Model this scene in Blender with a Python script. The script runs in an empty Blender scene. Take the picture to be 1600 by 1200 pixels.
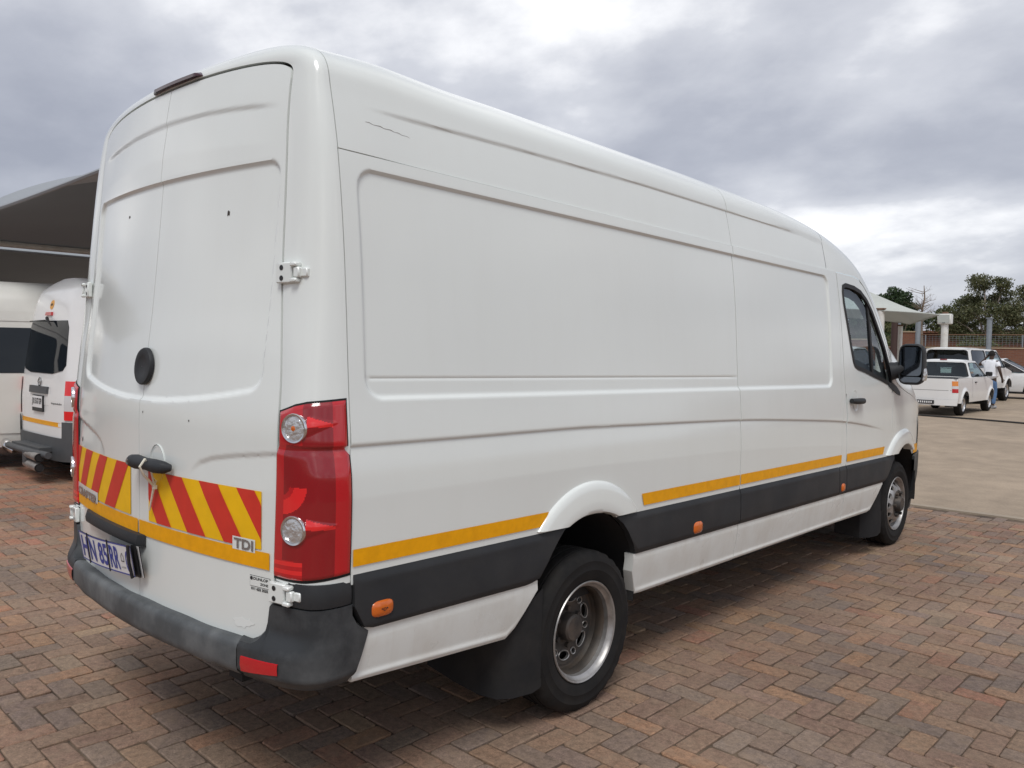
import bpy, bmesh, math, random
import numpy as np
from mathutils import Vector, Matrix

scene = bpy.context.scene
col = scene.collection
R = math.radians
rng = random.Random(7)
nrng = np.random.default_rng(11)

# ------------------------------------------------------------------ camera
cam_d = bpy.data.cameras.new("camera")
cam = bpy.data.objects.new("camera", cam_d)
col.objects.link(cam)
CAM = np.array([3.0902, -1.3896, 1.5832])
YAW, PITCH, ROLL = 0.7362, -0.0443, 0.0179
_f = Vector((-math.sin(YAW) * math.cos(PITCH), math.cos(YAW) * math.cos(PITCH), math.sin(PITCH)))
_r = Vector((math.cos(YAW), math.sin(YAW), 0))
_u = _r.cross(_f)
_r2 = math.cos(ROLL) * _r + math.sin(ROLL) * _u
_u2 = -math.sin(ROLL) * _r + math.cos(ROLL) * _u
cam.matrix_world = Matrix(((_r2.x, _u2.x, -_f.x, CAM[0]), (_r2.y, _u2.y, -_f.y, CAM[1]), (_r2.z, _u2.z, -_f.z, CAM[2]), (0, 0, 0, 1)))
cam_d.sensor_width = 36.0
cam_d.lens = 1275.9 / 1600 * 36
cam_d.clip_start = 0.05
cam_d.clip_end = 2000
scene.camera = cam
scene.render.resolution_x, scene.render.resolution_y = 1024, 768

# ------------------------------------------------------------------ world: cloud deck over a daylight sky
SUN_EL, SUN_AZ = R(56), R(142)      # azimuth clockwise from +Y
world = bpy.data.worlds.new("World")
scene.world = world
world.use_nodes = True
nt = world.node_tree
nt.nodes.clear()
def wn(t, **k):
    n = nt.nodes.new(t)
    for a, v in k.items():
        if hasattr(n, a): setattr(n, a, v)
        else: n.inputs[a].default_value = v
    return n
def wl(a, b): nt.links.new(a, b)
sky = wn('ShaderNodeTexSky', sky_type='NISHITA', sun_disc=False, sun_elevation=SUN_EL, sun_rotation=SUN_AZ)
tc = wn('ShaderNodeTexCoord')
sep = wn('ShaderNodeSeparateXYZ'); wl(tc.outputs['Generated'], sep.inputs[0])
zz = wn('ShaderNodeMath', operation='ABSOLUTE'); wl(sep.outputs['Z'], zz.inputs[0])
za = wn('ShaderNodeMath', operation='ADD'); wl(zz.outputs[0], za.inputs[0]); za.inputs[1].default_value = 0.34
dx = wn('ShaderNodeMath', operation='DIVIDE'); wl(sep.outputs['X'], dx.inputs[0]); wl(za.outputs[0], dx.inputs[1])
dy = wn('ShaderNodeMath', operation='DIVIDE'); wl(sep.outputs['Y'], dy.inputs[0]); wl(za.outputs[0], dy.inputs[1])
cmb = wn('ShaderNodeCombineXYZ'); wl(dx.outputs[0], cmb.inputs[0]); wl(dy.outputs[0], cmb.inputs[1])
mp = wn('ShaderNodeMapping'); wl(cmb.outputs[0], mp.inputs[0])
mp.inputs['Location'].default_value = (6.7, 1.7, 0.4); mp.inputs['Rotation'].default_value = (0, 0, R(-38)); mp.inputs['Scale'].default_value = (1.0, 1.2, 1)
n1 = wn('ShaderNodeTexNoise'); n1.inputs['Scale'].default_value = 1.25; n1.inputs['Detail'].default_value = 6; n1.inputs['Roughness'].default_value = 0.45; n1.inputs['Distortion'].default_value = 0.3
wl(mp.outputs[0], n1.inputs['Vector'])
n2 = wn('ShaderNodeTexNoise'); n2.inputs['Scale'].default_value = 3.6; n2.inputs['Detail'].default_value = 6; n2.inputs['Roughness'].default_value = 0.55
wl(mp.outputs[0], n2.inputs['Vector'])
mx = wn('ShaderNodeMix', data_type='FLOAT'); mx.inputs[0].default_value = 0.27
wl(n1.outputs['Fac'], mx.inputs[2]); wl(n2.outputs['Fac'], mx.inputs[3])
ramp = wn('ShaderNodeValToRGB'); wl(mx.outputs[0], ramp.inputs[0])
cr = ramp.color_ramp
cr.elements[0].position = 0.36; cr.elements[0].color = (0.325, 0.343, 0.408, 1)
cr.elements[1].position = 0.66; cr.elements[1].color = (1.05, 1.05, 1.06, 1)
e = cr.elements.new(0.46); e.color = (0.420, 0.438, 0.500, 1)
e = cr.elements.new(0.56); e.color = (0.595, 0.61, 0.66, 1)
sc10 = wn('ShaderNodeVectorMath', operation='SCALE'); wl(ramp.outputs[0], sc10.inputs[0]); sc10.inputs['Scale'].default_value = 10.0
mc = wn('ShaderNodeMix', data_type='RGBA'); mc.inputs[0].default_value = 0.93
wl(sky.outputs[0], mc.inputs[6]); wl(sc10.outputs[0], mc.inputs[7])
bg = wn('ShaderNodeBackground'); bg.inputs['Strength'].default_value = 0.1
wl(mc.outputs[2], bg.inputs['Color'])
wo = wn('ShaderNodeOutputWorld'); wl(bg.outputs[0], wo.inputs[0])

# ------------------------------------------------------------------ sun (veiled by cloud)
sun_d = bpy.data.lights.new("sun", 'SUN')
sun_d.energy = 1.5; sun_d.angle = R(22); sun_d.color = (1.0, 0.985, 0.955)
sun = bpy.data.objects.new("sun", sun_d); col.objects.link(sun)
_sd = Vector((math.sin(SUN_AZ) * math.cos(SUN_EL), math.cos(SUN_AZ) * math.cos(SUN_EL), math.sin(SUN_EL)))
sun.rotation_euler = (-_sd).to_track_quat('-Z', 'Y').to_euler()
sun.location = _sd * 40
scene.view_settings.view_transform = 'Standard'
scene.view_settings.look = 'None'
scene.view_settings.exposure = 0.24
scene.view_settings.gamma = 1.0
scene.view_settings.use_curve_mapping = False

# ------------------------------------------------------------------ materials
M = {}
def mat(name, base, rough=0.5, metal=0.0, var=0.0, vscale=6.0, dirt=None, dscale=2.0, damt=0.0, ddet=8, drough=0.65, coat=0.0, bump=0.0, bscale=60.0, rvar=0.0, spec=0.5, sheen=0.0, emit=None, streak=0.0, scol=(.56, .53, .47)):
    m = bpy.data.materials.new(name); m.use_nodes = True
    n = m.node_tree; b = n.nodes['Principled BSDF']
    b.inputs['Base Color'].default_value = (*base, 1); b.inputs['Roughness'].default_value = rough; b.inputs['Metallic'].default_value = metal
    b.inputs['Coat Weight'].default_value = coat; b.inputs['Coat Roughness'].default_value = 0.08
    b.inputs['Specular IOR Level'].default_value = spec
    tcn = n.nodes.new('ShaderNodeTexCoord')
    out = None
    if var > 0:
        t = n.nodes.new('ShaderNodeTexNoise'); t.inputs['Scale'].default_value = vscale; t.inputs['Detail'].default_value = 5
        n.links.new(tcn.outputs['Object'], t.inputs['Vector'])
        r = n.nodes.new('ShaderNodeMapRange'); r.inputs[1].default_value = 0.3; r.inputs[2].default_value = 0.7; r.inputs[3].default_value = 1 - var; r.inputs[4].default_value = 1 + var
        n.links.new(t.outputs['Fac'], r.inputs[0])
        v = n.nodes.new('ShaderNodeVectorMath'); v.operation = 'SCALE'; v.inputs[0].default_value = base
        n.links.new(r.outputs[0], v.inputs['Scale']); out = v.outputs[0]
    if dirt is not None:
        t = n.nodes.new('ShaderNodeTexNoise'); t.inputs['Scale'].default_value = dscale; t.inputs['Detail'].default_value = ddet; t.inputs['Roughness'].default_value = drough
        n.links.new(tcn.outputs['Object'], t.inputs['Vector'])
        r = n.nodes.new('ShaderNodeMapRange'); r.inputs[1].default_value = 0.45; r.inputs[2].default_value = 0.75; r.inputs[3].default_value = 0; r.inputs[4].default_value = damt
        n.links.new(t.outputs['Fac'], r.inputs[0])
        x = n.nodes.new('ShaderNodeMix'); x.data_type = 'RGBA'
        n.links.new(r.outputs[0], x.inputs[0])
        if out: n.links.new(out, x.inputs[6])
        else: x.inputs[6].default_value = (*base, 1)
        x.inputs[7].default_value = (*dirt, 1); out = x.outputs[2]
    if streak > 0:                       # rain-washed dust streaks
        ms_ = n.nodes.new('ShaderNodeMapping'); ms_.inputs['Scale'].default_value = (5.0, 5.0, 0.55); n.links.new(tcn.outputs['Object'], ms_.inputs[0])
        t = n.nodes.new('ShaderNodeTexNoise'); t.inputs['Scale'].default_value = 2.3; t.inputs['Detail'].default_value = 7; t.inputs['Roughness'].default_value = 0.6; n.links.new(ms_.outputs[0], t.inputs['Vector'])
        r = n.nodes.new('ShaderNodeMapRange'); r.inputs[1].default_value = 0.48; r.inputs[2].default_value = 0.78; r.inputs[3].default_value = 0; r.inputs[4].default_value = streak
        n.links.new(t.outputs['Fac'], r.inputs[0]); x = n.nodes.new('ShaderNodeMix'); x.data_type = 'RGBA'; n.links.new(r.outputs[0], x.inputs[0])
        if out: n.links.new(out, x.inputs[6])
        else: x.inputs[6].default_value = (*base, 1)
        x.inputs[7].default_value = (*scol, 1); out = x.outputs[2]
    if out: n.links.new(out, b.inputs['Base Color'])
    if rvar > 0:
        t = n.nodes.new('ShaderNodeTexNoise'); t.inputs['Scale'].default_value = 3.1; t.inputs['Detail'].default_value = 6
        n.links.new(tcn.outputs['Object'], t.inputs['Vector'])
        r = n.nodes.new('ShaderNodeMapRange'); r.inputs[1].default_value = 0.3; r.inputs[2].default_value = 0.7; r.inputs[3].default_value = max(0.02, rough - rvar); r.inputs[4].default_value = rough + rvar
        n.links.new(t.outputs['Fac'], r.inputs[0]); n.links.new(r.outputs[0], b.inputs['Roughness'])
    if bump > 0:
        t = n.nodes.new('ShaderNodeTexNoise'); t.inputs['Scale'].default_value = bscale; t.inputs['Detail'].default_value = 4
        n.links.new(tcn.outputs['Object'], t.inputs['Vector'])
        bp = n.nodes.new('ShaderNodeBump'); bp.inputs['Strength'].default_value = bump; bp.inputs['Distance'].default_value = 0.01
        n.links.new(t.outputs['Fac'], bp.inputs['Height']); n.links.new(bp.outputs[0], b.inputs['Normal'])
    if emit:
        b.inputs['Emission Color'].default_value = (*emit[0], 1); b.inputs['Emission Strength'].default_value = emit[1]
    M[name] = m
    return m

def glass(name, tint, refl=0.06, rough=0.02):
    m = bpy.data.materials.new(name); m.use_nodes = True; n = m.node_tree
    n.nodes.clear()
    o = n.nodes.new('ShaderNodeOutputMaterial'); t = n.nodes.new('ShaderNodeBsdfTransparent'); t.inputs[0].default_value = (*tint, 1)
    g = n.nodes.new('ShaderNodeBsdfGlossy'); g.inputs['Roughness'].default_value = rough; g.inputs['Color'].default_value = (0.9, 0.95, 1, 1)
    f = n.nodes.new('ShaderNodeLayerWeight'); f.inputs[0].default_value = 0.5
    pw_ = n.nodes.new('ShaderNodeMath'); pw_.operation = 'POWER'; pw_.inputs[1].default_value = 5.0; n.links.new(f.outputs['Facing'], pw_.inputs[0])
    a = n.nodes.new('ShaderNodeMath'); a.operation = 'MULTIPLY_ADD'; a.inputs[1].default_value = 0.9; a.inputs[2].default_value = refl; a.use_clamp = True
    n.links.new(pw_.outputs[0], a.inputs[0])
    mxs = n.nodes.new('ShaderNodeMixShader'); n.links.new(a.outputs[0], mxs.inputs[0]); n.links.new(t.outputs[0], mxs.inputs[1]); n.links.new(g.outputs[0], mxs.inputs[2])
    n.links.new(mxs.outputs[0], o.inputs[0])
    M[name] = m
    return m

mat('paint', (0.765, 0.795, 0.768), 0.19, streak=0.05, var=0.012, vscale=1.6, dirt=(0.66, 0.65, 0.60), dscale=1.3, damt=0.10, ddet=2, drough=0.4, coat=0.55, rvar=0.06)
mat('paint_low', (0.735, 0.75, 0.72), 0.33, streak=0.35, var=0.03, vscale=3.0, dirt=(0.46, 0.40, 0.32), dscale=5.0, damt=0.30, coat=0.1, rvar=0.12)
mat('paint_b', (0.80, 0.80, 0.79), 0.22, var=0.02, coat=0.3, dirt=(0.6, 0.58, 0.52), dscale=3.0, damt=0.15)
mat('paint_cream', (0.72, 0.71, 0.66), 0.3, var=0.02, coat=0.2)
mat('plastic', (0.024, 0.026, 0.029), 0.55, var=0.12, vscale=5, dirt=(0.042, 0.042, 0.042), dscale=3.5, damt=0.6, bump=0.06, bscale=700, rvar=0.08, spec=0.32)
mat('bumper_mid', (0.078, 0.085, 0.089), 0.55, var=0.2, vscale=5, dirt=(0.19, 0.197, 0.197), dscale=5.2, damt=0.8, streak=0.35, scol=(.05, .052, .054), bump=0.06, bscale=600, spec=0.35)
mat('plastic_bumper', (0.030, 0.033, 0.036), 0.52, var=0.15, vscale=4, dirt=(0.115, 0.12, 0.122), dscale=3.4, damt=0.8, spec=0.35, bump=0.08, bscale=700, rvar=0.12)
mat('black', (0.012, 0.012, 0.013), 0.6)
mat('gap', (0.01, 0.01, 0.01), 0.9)
mat('rubber', (0.013, 0.0125, 0.0125), 0.8, var=0.2, vscale=9, spec=0.25, dirt=(0.030, 0.026, 0.022), dscale=7, damt=0.6, bump=0.1, bscale=200)
mat('flap', (0.016, 0.016, 0.017), 0.75, spec=0.25, var=0.2, vscale=6, dirt=(0.04, 0.036, 0.032), dscale=4, damt=0.6)
mat('steel_barrel', (0.085, 0.075, 0.066), 0.55, 0.5, var=0.25, vscale=14, dirt=(0.11, 0.075, 0.05), dscale=9, damt=0.8)
mat('steel', (0.44, 0.43, 0.42), 0.42, 0.75, var=0.15, vscale=12, dirt=(0.12, 0.095, 0.075), dscale=9, damt=0.75)
mat('steel_grime', (0.055, 0.050, 0.047), 0.6, 0.35, var=0.3, vscale=14, dirt=(0.16, 0.12, 0.09), dscale=10, damt=0.7)
mat('chrome', (0.75, 0.75, 0.76), 0.15, 1.0)
mat('yellow_tape', (0.86, 0.385, 0.003), 0.42, var=0.05, vscale=30, spec=0.25, dirt=(0.55, 0.22, 0.006), dscale=18, damt=0.35)
mat('board_yellow', (0.88, 0.50, 0.006), 0.42, var=0.04, vscale=20, spec=0.25, dirt=(0.62, 0.34, 0.02), dscale=9, damt=0.25)
mat('board_red', (0.62, 0.040, 0.024), 0.4, var=0.05, vscale=20, spec=0.3, dirt=(0.50, 0.05, 0.03), dscale=9, damt=0.25)
mat('lamp_red', (0.50, 0.008, 0.014), 0.12, coat=0.8)
mat('lamp_deep', (0.27, 0.005, 0.010), 0.12, coat=0.8)
mat('lamp_bright', (0.78, 0.02, 0.022), 0.10, coat=0.8)
mat('lamp_clear', (0.60, 0.60, 0.60), 0.12, 0.6, coat=1.0, bump=0.9, bscale=55)
mat('amber', (0.62, 0.13, 0.012), 0.18, coat=0.6)
mat('amber_light', (0.75, 0.25, 0.04), 0.2, coat=0.5)
mat('plate_white', (0.78, 0.78, 0.78), 0.3)
mat('plate_blue', (0.03, 0.055, 0.33), 0.35)
mat('ink', (0.02, 0.02, 0.022), 0.5)
mat('badge', (0.40, 0.40, 0.40), 0.25, 0.8)
mat('tie_white', (0.70, 0.66, 0.55), 0.5)
mat('under', (0.018, 0.017, 0.017), 0.85)
mat('seat', (0.035, 0.036, 0.04), 0.9)
mat('dash', (0.05, 0.05, 0.052), 0.8)
mat('scratch', (0.45, 0.44, 0.42), 0.7)
mat('chip', (0.05, 0.04, 0.035), 0.8)
mat('chip_pale', (0.78, 0.80, 0.77), 0.5)
glass('glass_cab', (0.80, 0.87, 0.88), 0.05)
glass('glass_tint', (0.10, 0.12, 0.13), 0.05)
glass('glass_car', (0.55, 0.68, 0.68), 0.06)
mat('mirror_glass', (0.16, 0.18, 0.21), 0.04, 1.0)
mat('dark_glass', (0.010, 0.014, 0.018), 0.05, coat=0.0, spec=0.5)

# ------------------------------------------------------------------ helpers
def ss(a, b, x):
    t = np.clip((np.asarray(x, float) - a) / (b - a), 0, 1)
    return t * t * (3 - 2 * t)
def itp(x, pts):
    p = np.array(pts, float)
    return np.interp(x, p[:, 0], p[:, 1])
def sitp(x, pts):
    """smooth (pchip) interpolation"""
    p = np.array(pts, float); X, Y = p[:, 0], p[:, 1]
    h = np.diff(X); d = np.diff(Y) / h
    m = np.zeros(len(X)); m[0], m[-1] = d[0], d[-1]
    for i in range(1, len(X) - 1):
        if d[i - 1] * d[i] > 0:
            w1, w2 = 2 * h[i] + h[i - 1], h[i] + 2 * h[i - 1]
            m[i] = (w1 + w2) / (w1 / d[i - 1] + w2 / d[i])
    x = np.asarray(x, float); xc = np.clip(x, X[0], X[-1])
    k = np.clip(np.searchsorted(X, xc) - 1, 0, len(h) - 1)
    t = (xc - X[k]) / h[k]
    return ((1 + 2 * t) * (1 - t) ** 2 * Y[k] + t * (1 - t) ** 2 * h[k] * m[k] + t * t * (3 - 2 * t) * Y[k + 1] + t * t * (t - 1) * h[k] * m[k + 1])

class MB:
    def __init__(s): s.v = []; s.f = []; s.m = []; s.n = 0
    def add(s, V, F, mi=0):
        V = np.asarray(V, float).reshape(-1, 3); o = s.n
        s.v.append(V); s.n += len(V)
        for q in F: s.f.append(tuple(int(i) + o for i in q))
        s.m += ([mi] * len(F)) if np.isscalar(mi) else list(mi)
        return s
    def grid(s, P, flip=False, mi=0, close_u=False, close_v=False, mfun=None):
        P = np.asarray(P, float); n, m = P.shape[:2]; F = []; mm = []
        for i in range(n if close_u else n - 1):
            i2 = (i + 1) % n
            for j in range(m if close_v else m - 1):
                j2 = (j + 1) % m
                q = (i * m + j, i * m + j2, i2 * m + j2, i2 * m + j)
                F.append(q[::-1] if flip else q)
                mm.append(mfun(i, j) if mfun else mi)
        return s.add(P.reshape(-1, 3), F, mm)
    def box(s, c, d, rot=None, mi=0, bev=0.0):
        c = np.array(c, float); h = np.array(d, float) / 2
        if bev <= 0:
            V = np.array([[x, y, z] for x in (-1, 1) for y in (-1, 1) for z in (-1, 1)], float) * h
            F = [(0, 1, 3, 2), (4, 6, 7, 5), (0, 4, 5, 1), (2, 3, 7, 6), (0, 2, 6, 4), (1, 5, 7, 3)]
        else:
            b = min(bev, h.min() * 0.98); V = []; F = []
            idx = {}
            for sx in (-1, 1):
                for sy in (-1, 1):
                    for sz in (-1, 1):
                        sg = np.array([sx, sy, sz])
                        for ax in range(3):
                            p = sg * (h - b); p = p.astype(float); p[ax] = sg[ax] * h[ax]
                            idx[(sx, sy, sz, ax)] = len(V); V.append(p)
            V = np.array(V)
            def quad(k): F.append(tuple(k))
            for ax in range(3):
                o = [a for a in range(3) if a != ax]
                for sg in (-1, 1):
                    lp = []
                    for a, bb in ((-1, -1), (1, -1), (1, 1), (-1, 1)):
                        t = [0, 0, 0]; t[ax] = sg; t[o[0]] = a; t[o[1]] = bb
                        lp.append(idx[(*t, ax)])
                    flip = (sg < 0) ^ (ax == 1)
                    quad(lp[::-1] if flip else lp)
            for ax in range(3):           # edges running along ax
                o = [a for a in range(3) if a != ax]
                for a in (-1, 1):
                    for bb in (-1, 1):
                        t0 = [0, 0, 0]; t1 = [0, 0, 0]; t0[ax] = -1; t1[ax] = 1
                        for t in (t0, t1): t[o[0]] = a; t[o[1]] = bb
                        q = [idx[(*t0, o[0])], idx[(*t1, o[0])], idx[(*t1, o[1])], idx[(*t0, o[1])]]
                        nn = np.cross(V[q[1]] - V[q[0]], V[q[2]] - V[q[0]])
                        if np.dot(nn, V[q].mean(0)) < 0: q = q[::-1]
                        quad(q)
            for sx in (-1, 1):
                for sy in (-1, 1):
                    for sz in (-1, 1):
                        q = [idx[(sx, sy, sz, a)] for a in range(3)]
                        nn = np.cross(V[q[1]] - V[q[0]], V[q[2]] - V[q[0]])
                        if np.dot(nn, V[q].mean(0)) < 0: q = q[::-1]
                        quad(q)
        if rot is not None: V = V @ np.array(rot).T
        return s.add(V + c, F, mi)
    def tube(s, pts, rad, n=10, cap=True, mi=0, squash=None):
        pts = [np.array(p, float) for p in pts]; k = len(pts)
        rad = [rad] * k if np.isscalar(rad) else list(rad)
        P = np.zeros((k, n, 3)); up = None
        for i in range(k):
            d = pts[min(i + 1, k - 1)] - pts[max(i - 1, 0)]; d = d / (np.linalg.norm(d) + 1e-9)
            if up is None:
                up = np.array([0, 0, 1.0]) if abs(d[2]) < 0.9 else np.array([1.0, 0, 0])
            a = np.cross(d, up); a /= np.linalg.norm(a) + 1e-9; b = np.cross(a, d); up = b
            for j in range(n):
                t = 2 * math.pi * j / n
                P[i, j] = pts[i] + rad[i] * (math.cos(t) * a + math.sin(t) * b)
        s.grid(P, close_v=True, mi=mi, flip=False)
        if cap:
            o = s.n - k * n
            s.f.append(tuple(o + j for j in range(n))[::-1]); s.m.append(mi)
            s.f.append(tuple(o + (k - 1) * n + j for j in range(n))); s.m.append(mi)
        return s
    def lathe(s, prof, n=48, axis='x', c=(0, 0, 0), mi=0, mfun=None, rmod=None, flip=False):
        """prof: (axial, radius) pairs"""
        k = len(prof); P = np.zeros((k, n, 3))
        for i, (a, r) in enumerate(prof):
            for j in range(n):
                t = 2 * math.pi * j / n; rr = r + (rmod(i, j) if rmod else 0)
                if axis == 'x': P[i, j] = (a, rr * math.cos(t), rr * math.sin(t))
                elif axis == 'y': P[i, j] = (rr * math.sin(t), a, rr * math.cos(t))
                else: P[i, j] = (rr * math.cos(t), rr * math.sin(t), a)
        return s.grid(P + np.array(c), close_v=True, mi=mi, mfun=mfun, flip=flip)
    def poly(s, pts, mi=0): return s.add(pts, [tuple(range(len(pts)))], mi)
    def prism(s, pts, d, mi=0):
        """flat polygon pts extruded by vector d"""
        p = np.array(pts, float); n = len(p); V = np.vstack([p, p + np.array(d)])
        F = [tuple(range(n))[::-1], tuple(range(n, 2 * n))] + [(i, (i + 1) % n, n + (i + 1) % n, n + i) for i in range(n)]
        return s.add(V, F, mi)
    def xf(s, fn):
        s.v = [fn(a) for a in s.v]; return s
    def build(s, name, mats, parent=None, smooth=True, angle=38, fix=False):
        me = bpy.data.meshes.new(name)
        V = np.vstack(s.v)
        me.from_pydata(V.tolist(), [], s.f)
        if not isinstance(mats, (list, tuple)): mats = [mats]
        for k in mats: me.materials.append(M[k] if isinstance(k, str) else k)
        if len(mats) > 1: me.polygons.foreach_set('material_index', s.m)
        if fix:
            bm = bmesh.new(); bm.from_mesh(me); bmesh.ops.recalc_face_normals(bm, faces=bm.faces); bm.to_mesh(me); bm.free()
        me.polygons.foreach_set('use_smooth', [smooth] * len(me.polygons))
        if smooth: me.set_sharp_from_angle(angle=R(angle))
        me.update()
        o = bpy.data.objects.new(name, me); col.objects.link(o)
        if parent is not None: o.parent = parent
        return o
def tag(o, label, cat=None, group=None, kind=None):
    if label: o['label'] = label
    if cat: o['category'] = cat
    if group: o['group'] = group
    if kind: o['kind'] = kind
    return o
def empty(name, loc=(0, 0, 0), rz=0.0, parent=None):
    o = bpy.data.objects.new(name, None); o.location = loc; o.rotation_euler = (0, 0, rz); o.empty_display_size = 0.3
    col.objects.link(o)
    if parent is not None: o.parent = parent
    return o
def copy_tree(o, parent=None):
    c = o.copy(); col.objects.link(c); c.parent = parent
    for ch in o.children: copy_tree(ch, c)
    return c
def fill_holes(outer, holes):
    """2-D polygon with holes -> verts (n,2), tris"""
    bm = bmesh.new(); ed = []
    for lp in [outer] + holes:
        vs = [bm.verts.new((p[0], p[1], 0)) for p in lp]
        for i in range(len(vs)): ed.append(bm.edges.new((vs[i], vs[(i + 1) % len(vs)])))
    bmesh.ops.triangle_fill(bm, use_beauty=True, use_dissolve=False, edges=ed)
    bm.verts.index_update()
    V = np.array([v.co[:2] for v in bm.verts]); F = []
    for f in bm.faces:
        q = [v.index for v in f.verts]
        a, b, c = V[q[0]], V[q[1]], V[q[2]]
        if (b[0] - a[0]) * (c[1] - a[1]) - (b[1] - a[1]) * (c[0] - a[0]) < 0: q = q[::-1]
        F.append(tuple(q))
    bm.free()
    return V, F
def text2d(txt, width=None, height=None, bold=0.0, spacing=1.0):
    """text -> (verts (n,2) from 0..width, 0..height, faces)"""
    cu = bpy.data.curves.new('txt', 'FONT'); cu.body = txt; cu.offset = bold; cu.space_character = spacing; cu.resolution_u = 3
    ob = bpy.data.objects.new('txt', cu); col.objects.link(ob)
    dg = bpy.context.evaluated_depsgraph_get()
    me = bpy.data.meshes.new_from_object(ob.evaluated_get(dg))
    V = np.array([v.co[:2] for v in me.vertices]); F = [tuple(p.vertices) for p in me.polygons]
    bpy.data.objects.remove(ob); bpy.data.curves.remove(cu); bpy.data.meshes.remove(me)
    V = V - V.min(0); s = V.max(0)
    if width: V[:, 0] *= width / s[0]
    if height: V[:, 1] *= height / s[1]
    return V, F
# ================================================================== ground
mat('dirt_ground', (0.26, 0.20, 0.145), 0.95, var=0.15, vscale=0.5, bump=0.3, bscale=8)
gm = MB().grid(np.array([[[x, y, -0.06] for y in np.linspace(-120, 420, 10)] for x in np.linspace(-300, 300, 10)]), flip=True)
g = gm.build('ground', 'dirt_ground', fix=True); tag(g, 'bare brown ground stretching away beyond the yard', kind='structure')

# concrete yard beyond the brick paving
def concrete_mat():
    m = bpy.data.materials.new('concrete'); m.use_nodes = True; n = m.node_tree; b = n.nodes['Principled BSDF']
    tcn = n.nodes.new('ShaderNodeTexCoord')
    mpn = n.nodes.new('ShaderNodeMapping'); n.links.new(tcn.outputs['Object'], mpn.inputs[0]); mpn.inputs['Scale'].default_value = (1, 0.8, 1)
    def noise(s, d, v=mpn.outputs[0]):
        t = n.nodes.new('ShaderNodeTexNoise'); t.inputs['Scale'].default_value = s; t.inputs['Detail'].default_value = d; t.inputs['Roughness'].default_value = 0.62
        n.links.new(v, t.inputs['Vector']); return t
    a, c2, c3 = noise(0.35, 6), noise(2.4, 8), noise(38, 4)
    r = n.nodes.new('ShaderNodeValToRGB'); n.links.new(a.outputs['Fac'], r.inputs[0])
    r.color_ramp.elements[0].position = 0.3; r.color_ramp.elements[0].color = (0.285, 0.222, 0.160, 1)
    r.color_ramp.elements[1].position = 0.72; r.color_ramp.elements[1].color = (0.40, 0.312, 0.225, 1)
    r2 = n.nodes.new('ShaderNodeMapRange'); r2.inputs[1].default_value = 0.3; r2.inputs[2].default_value = 0.7; r2.inputs[3].default_value = 0.82; r2.inputs[4].default_value = 1.14
    n.links.new(c2.outputs['Fac'], r2.inputs[0])
    r3 = n.nodes.new('ShaderNodeMapRange'); r3.inputs[1].default_value = 0.3; r3.inputs[2].default_value = 0.7; r3.inputs[3].default_value = 0.88; r3.inputs[4].default_value = 1.1
    n.links.new(c3.outputs['Fac'], r3.inputs[0])
    mu = n.nodes.new('ShaderNodeMath'); mu.operation = 'MULTIPLY'; n.links.new(r2.outputs[0], mu.inputs[0]); n.links.new(r3.outputs[0], mu.inputs[1])
    v = n.nodes.new('ShaderNodeVectorMath'); v.operation = 'SCALE'; n.links.new(r.outputs[0], v.inputs[0]); n.links.new(mu.outputs[0], v.inputs['Scale'])
    bt = n.nodes.new('ShaderNodeTexBrick'); bt.inputs['Scale'].default_value = 1.0; bt.inputs['Brick Width'].default_value = 4.2; bt.inputs['Row Height'].default_value = 3.6; bt.inputs['Mortar Size'].default_value = 0.014; bt.offset = 0.0
    bt.inputs['Color1'].default_value = (1, 1, 1, 1); bt.inputs['Color2'].default_value = (1, 1, 1, 1); bt.inputs['Mortar'].default_value = (1, 1, 1, 1); n.links.new(tcn.outputs['Object'], bt.inputs[0])
    vm = n.nodes.new('ShaderNodeVectorMath'); vm.operation = 'MULTIPLY'; n.links.new(v.outputs[0], vm.inputs[0]); n.links.new(bt.outputs['Color'], vm.inputs[1])
    n.links.new(vm.outputs[0], b.inputs['Base Color']); b.inputs['Roughness'].default_value = 0.9
    bp = n.nodes.new('ShaderNodeBump'); bp.inputs['Strength'].default_value = 0.35; bp.inputs['Distance'].default_value = 0.01
    n.links.new(c3.outputs['Fac'], bp.inputs['Height']); n.links.new(bp.outputs[0], b.inputs['Normal'])
    M['concrete'] = m
concrete_mat()
xs_, ys_ = np.linspace(-46, 46, 60), np.linspace(7.86, 43.6, 40)
CP = np.array([[[x, y, 0.004 * math.sin(x * 0.9) * math.sin(y * 0.7)] for y in ys_] for x in xs_])
cy_ = MB().grid(CP, flip=True).build('concrete_yard', 'concrete', fix=True)
tag(cy_, 'dusty tan concrete yard beyond the brick paving', kind='structure')
mat('edging', (0.33, 0.27, 0.205), 0.9, var=0.15, vscale=3, bump=0.3, bscale=30)
EG = []
for x in np.linspace(-30, 30, 120):
    j = 0.006 * math.sin(x * 5.1) + 0.004 * math.sin(x * 13.7)
    EG.append([[x, 7.79 + j, -0.03], [x, 7.795 + j, 0.008], [x, 7.88 + j * 0.6, 0.010], [x, 7.885 + j * 0.6, -0.03]])
tag(MB().grid(np.array(EG), flip=True).build('kerb_edging', 'edging', fix=True), 'pale mortar edging strip where the bricks meet the concrete', kind='structure')
# loose grit and cracks of dark cable on the yard
mat('cable', (0.02, 0.02, 0.02), 0.7)
cb = MB().tube([(-9 + 0.25 * i, 22.9 - 0.058 * i + 0.05 * math.sin(i * 0.5), 0.022) for i in range(80)], 0.022, n=6)
tag(cb.build('ground_cable', 'cable'), 'long black cable lying across the concrete behind the small pickup', 'cable')

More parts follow.
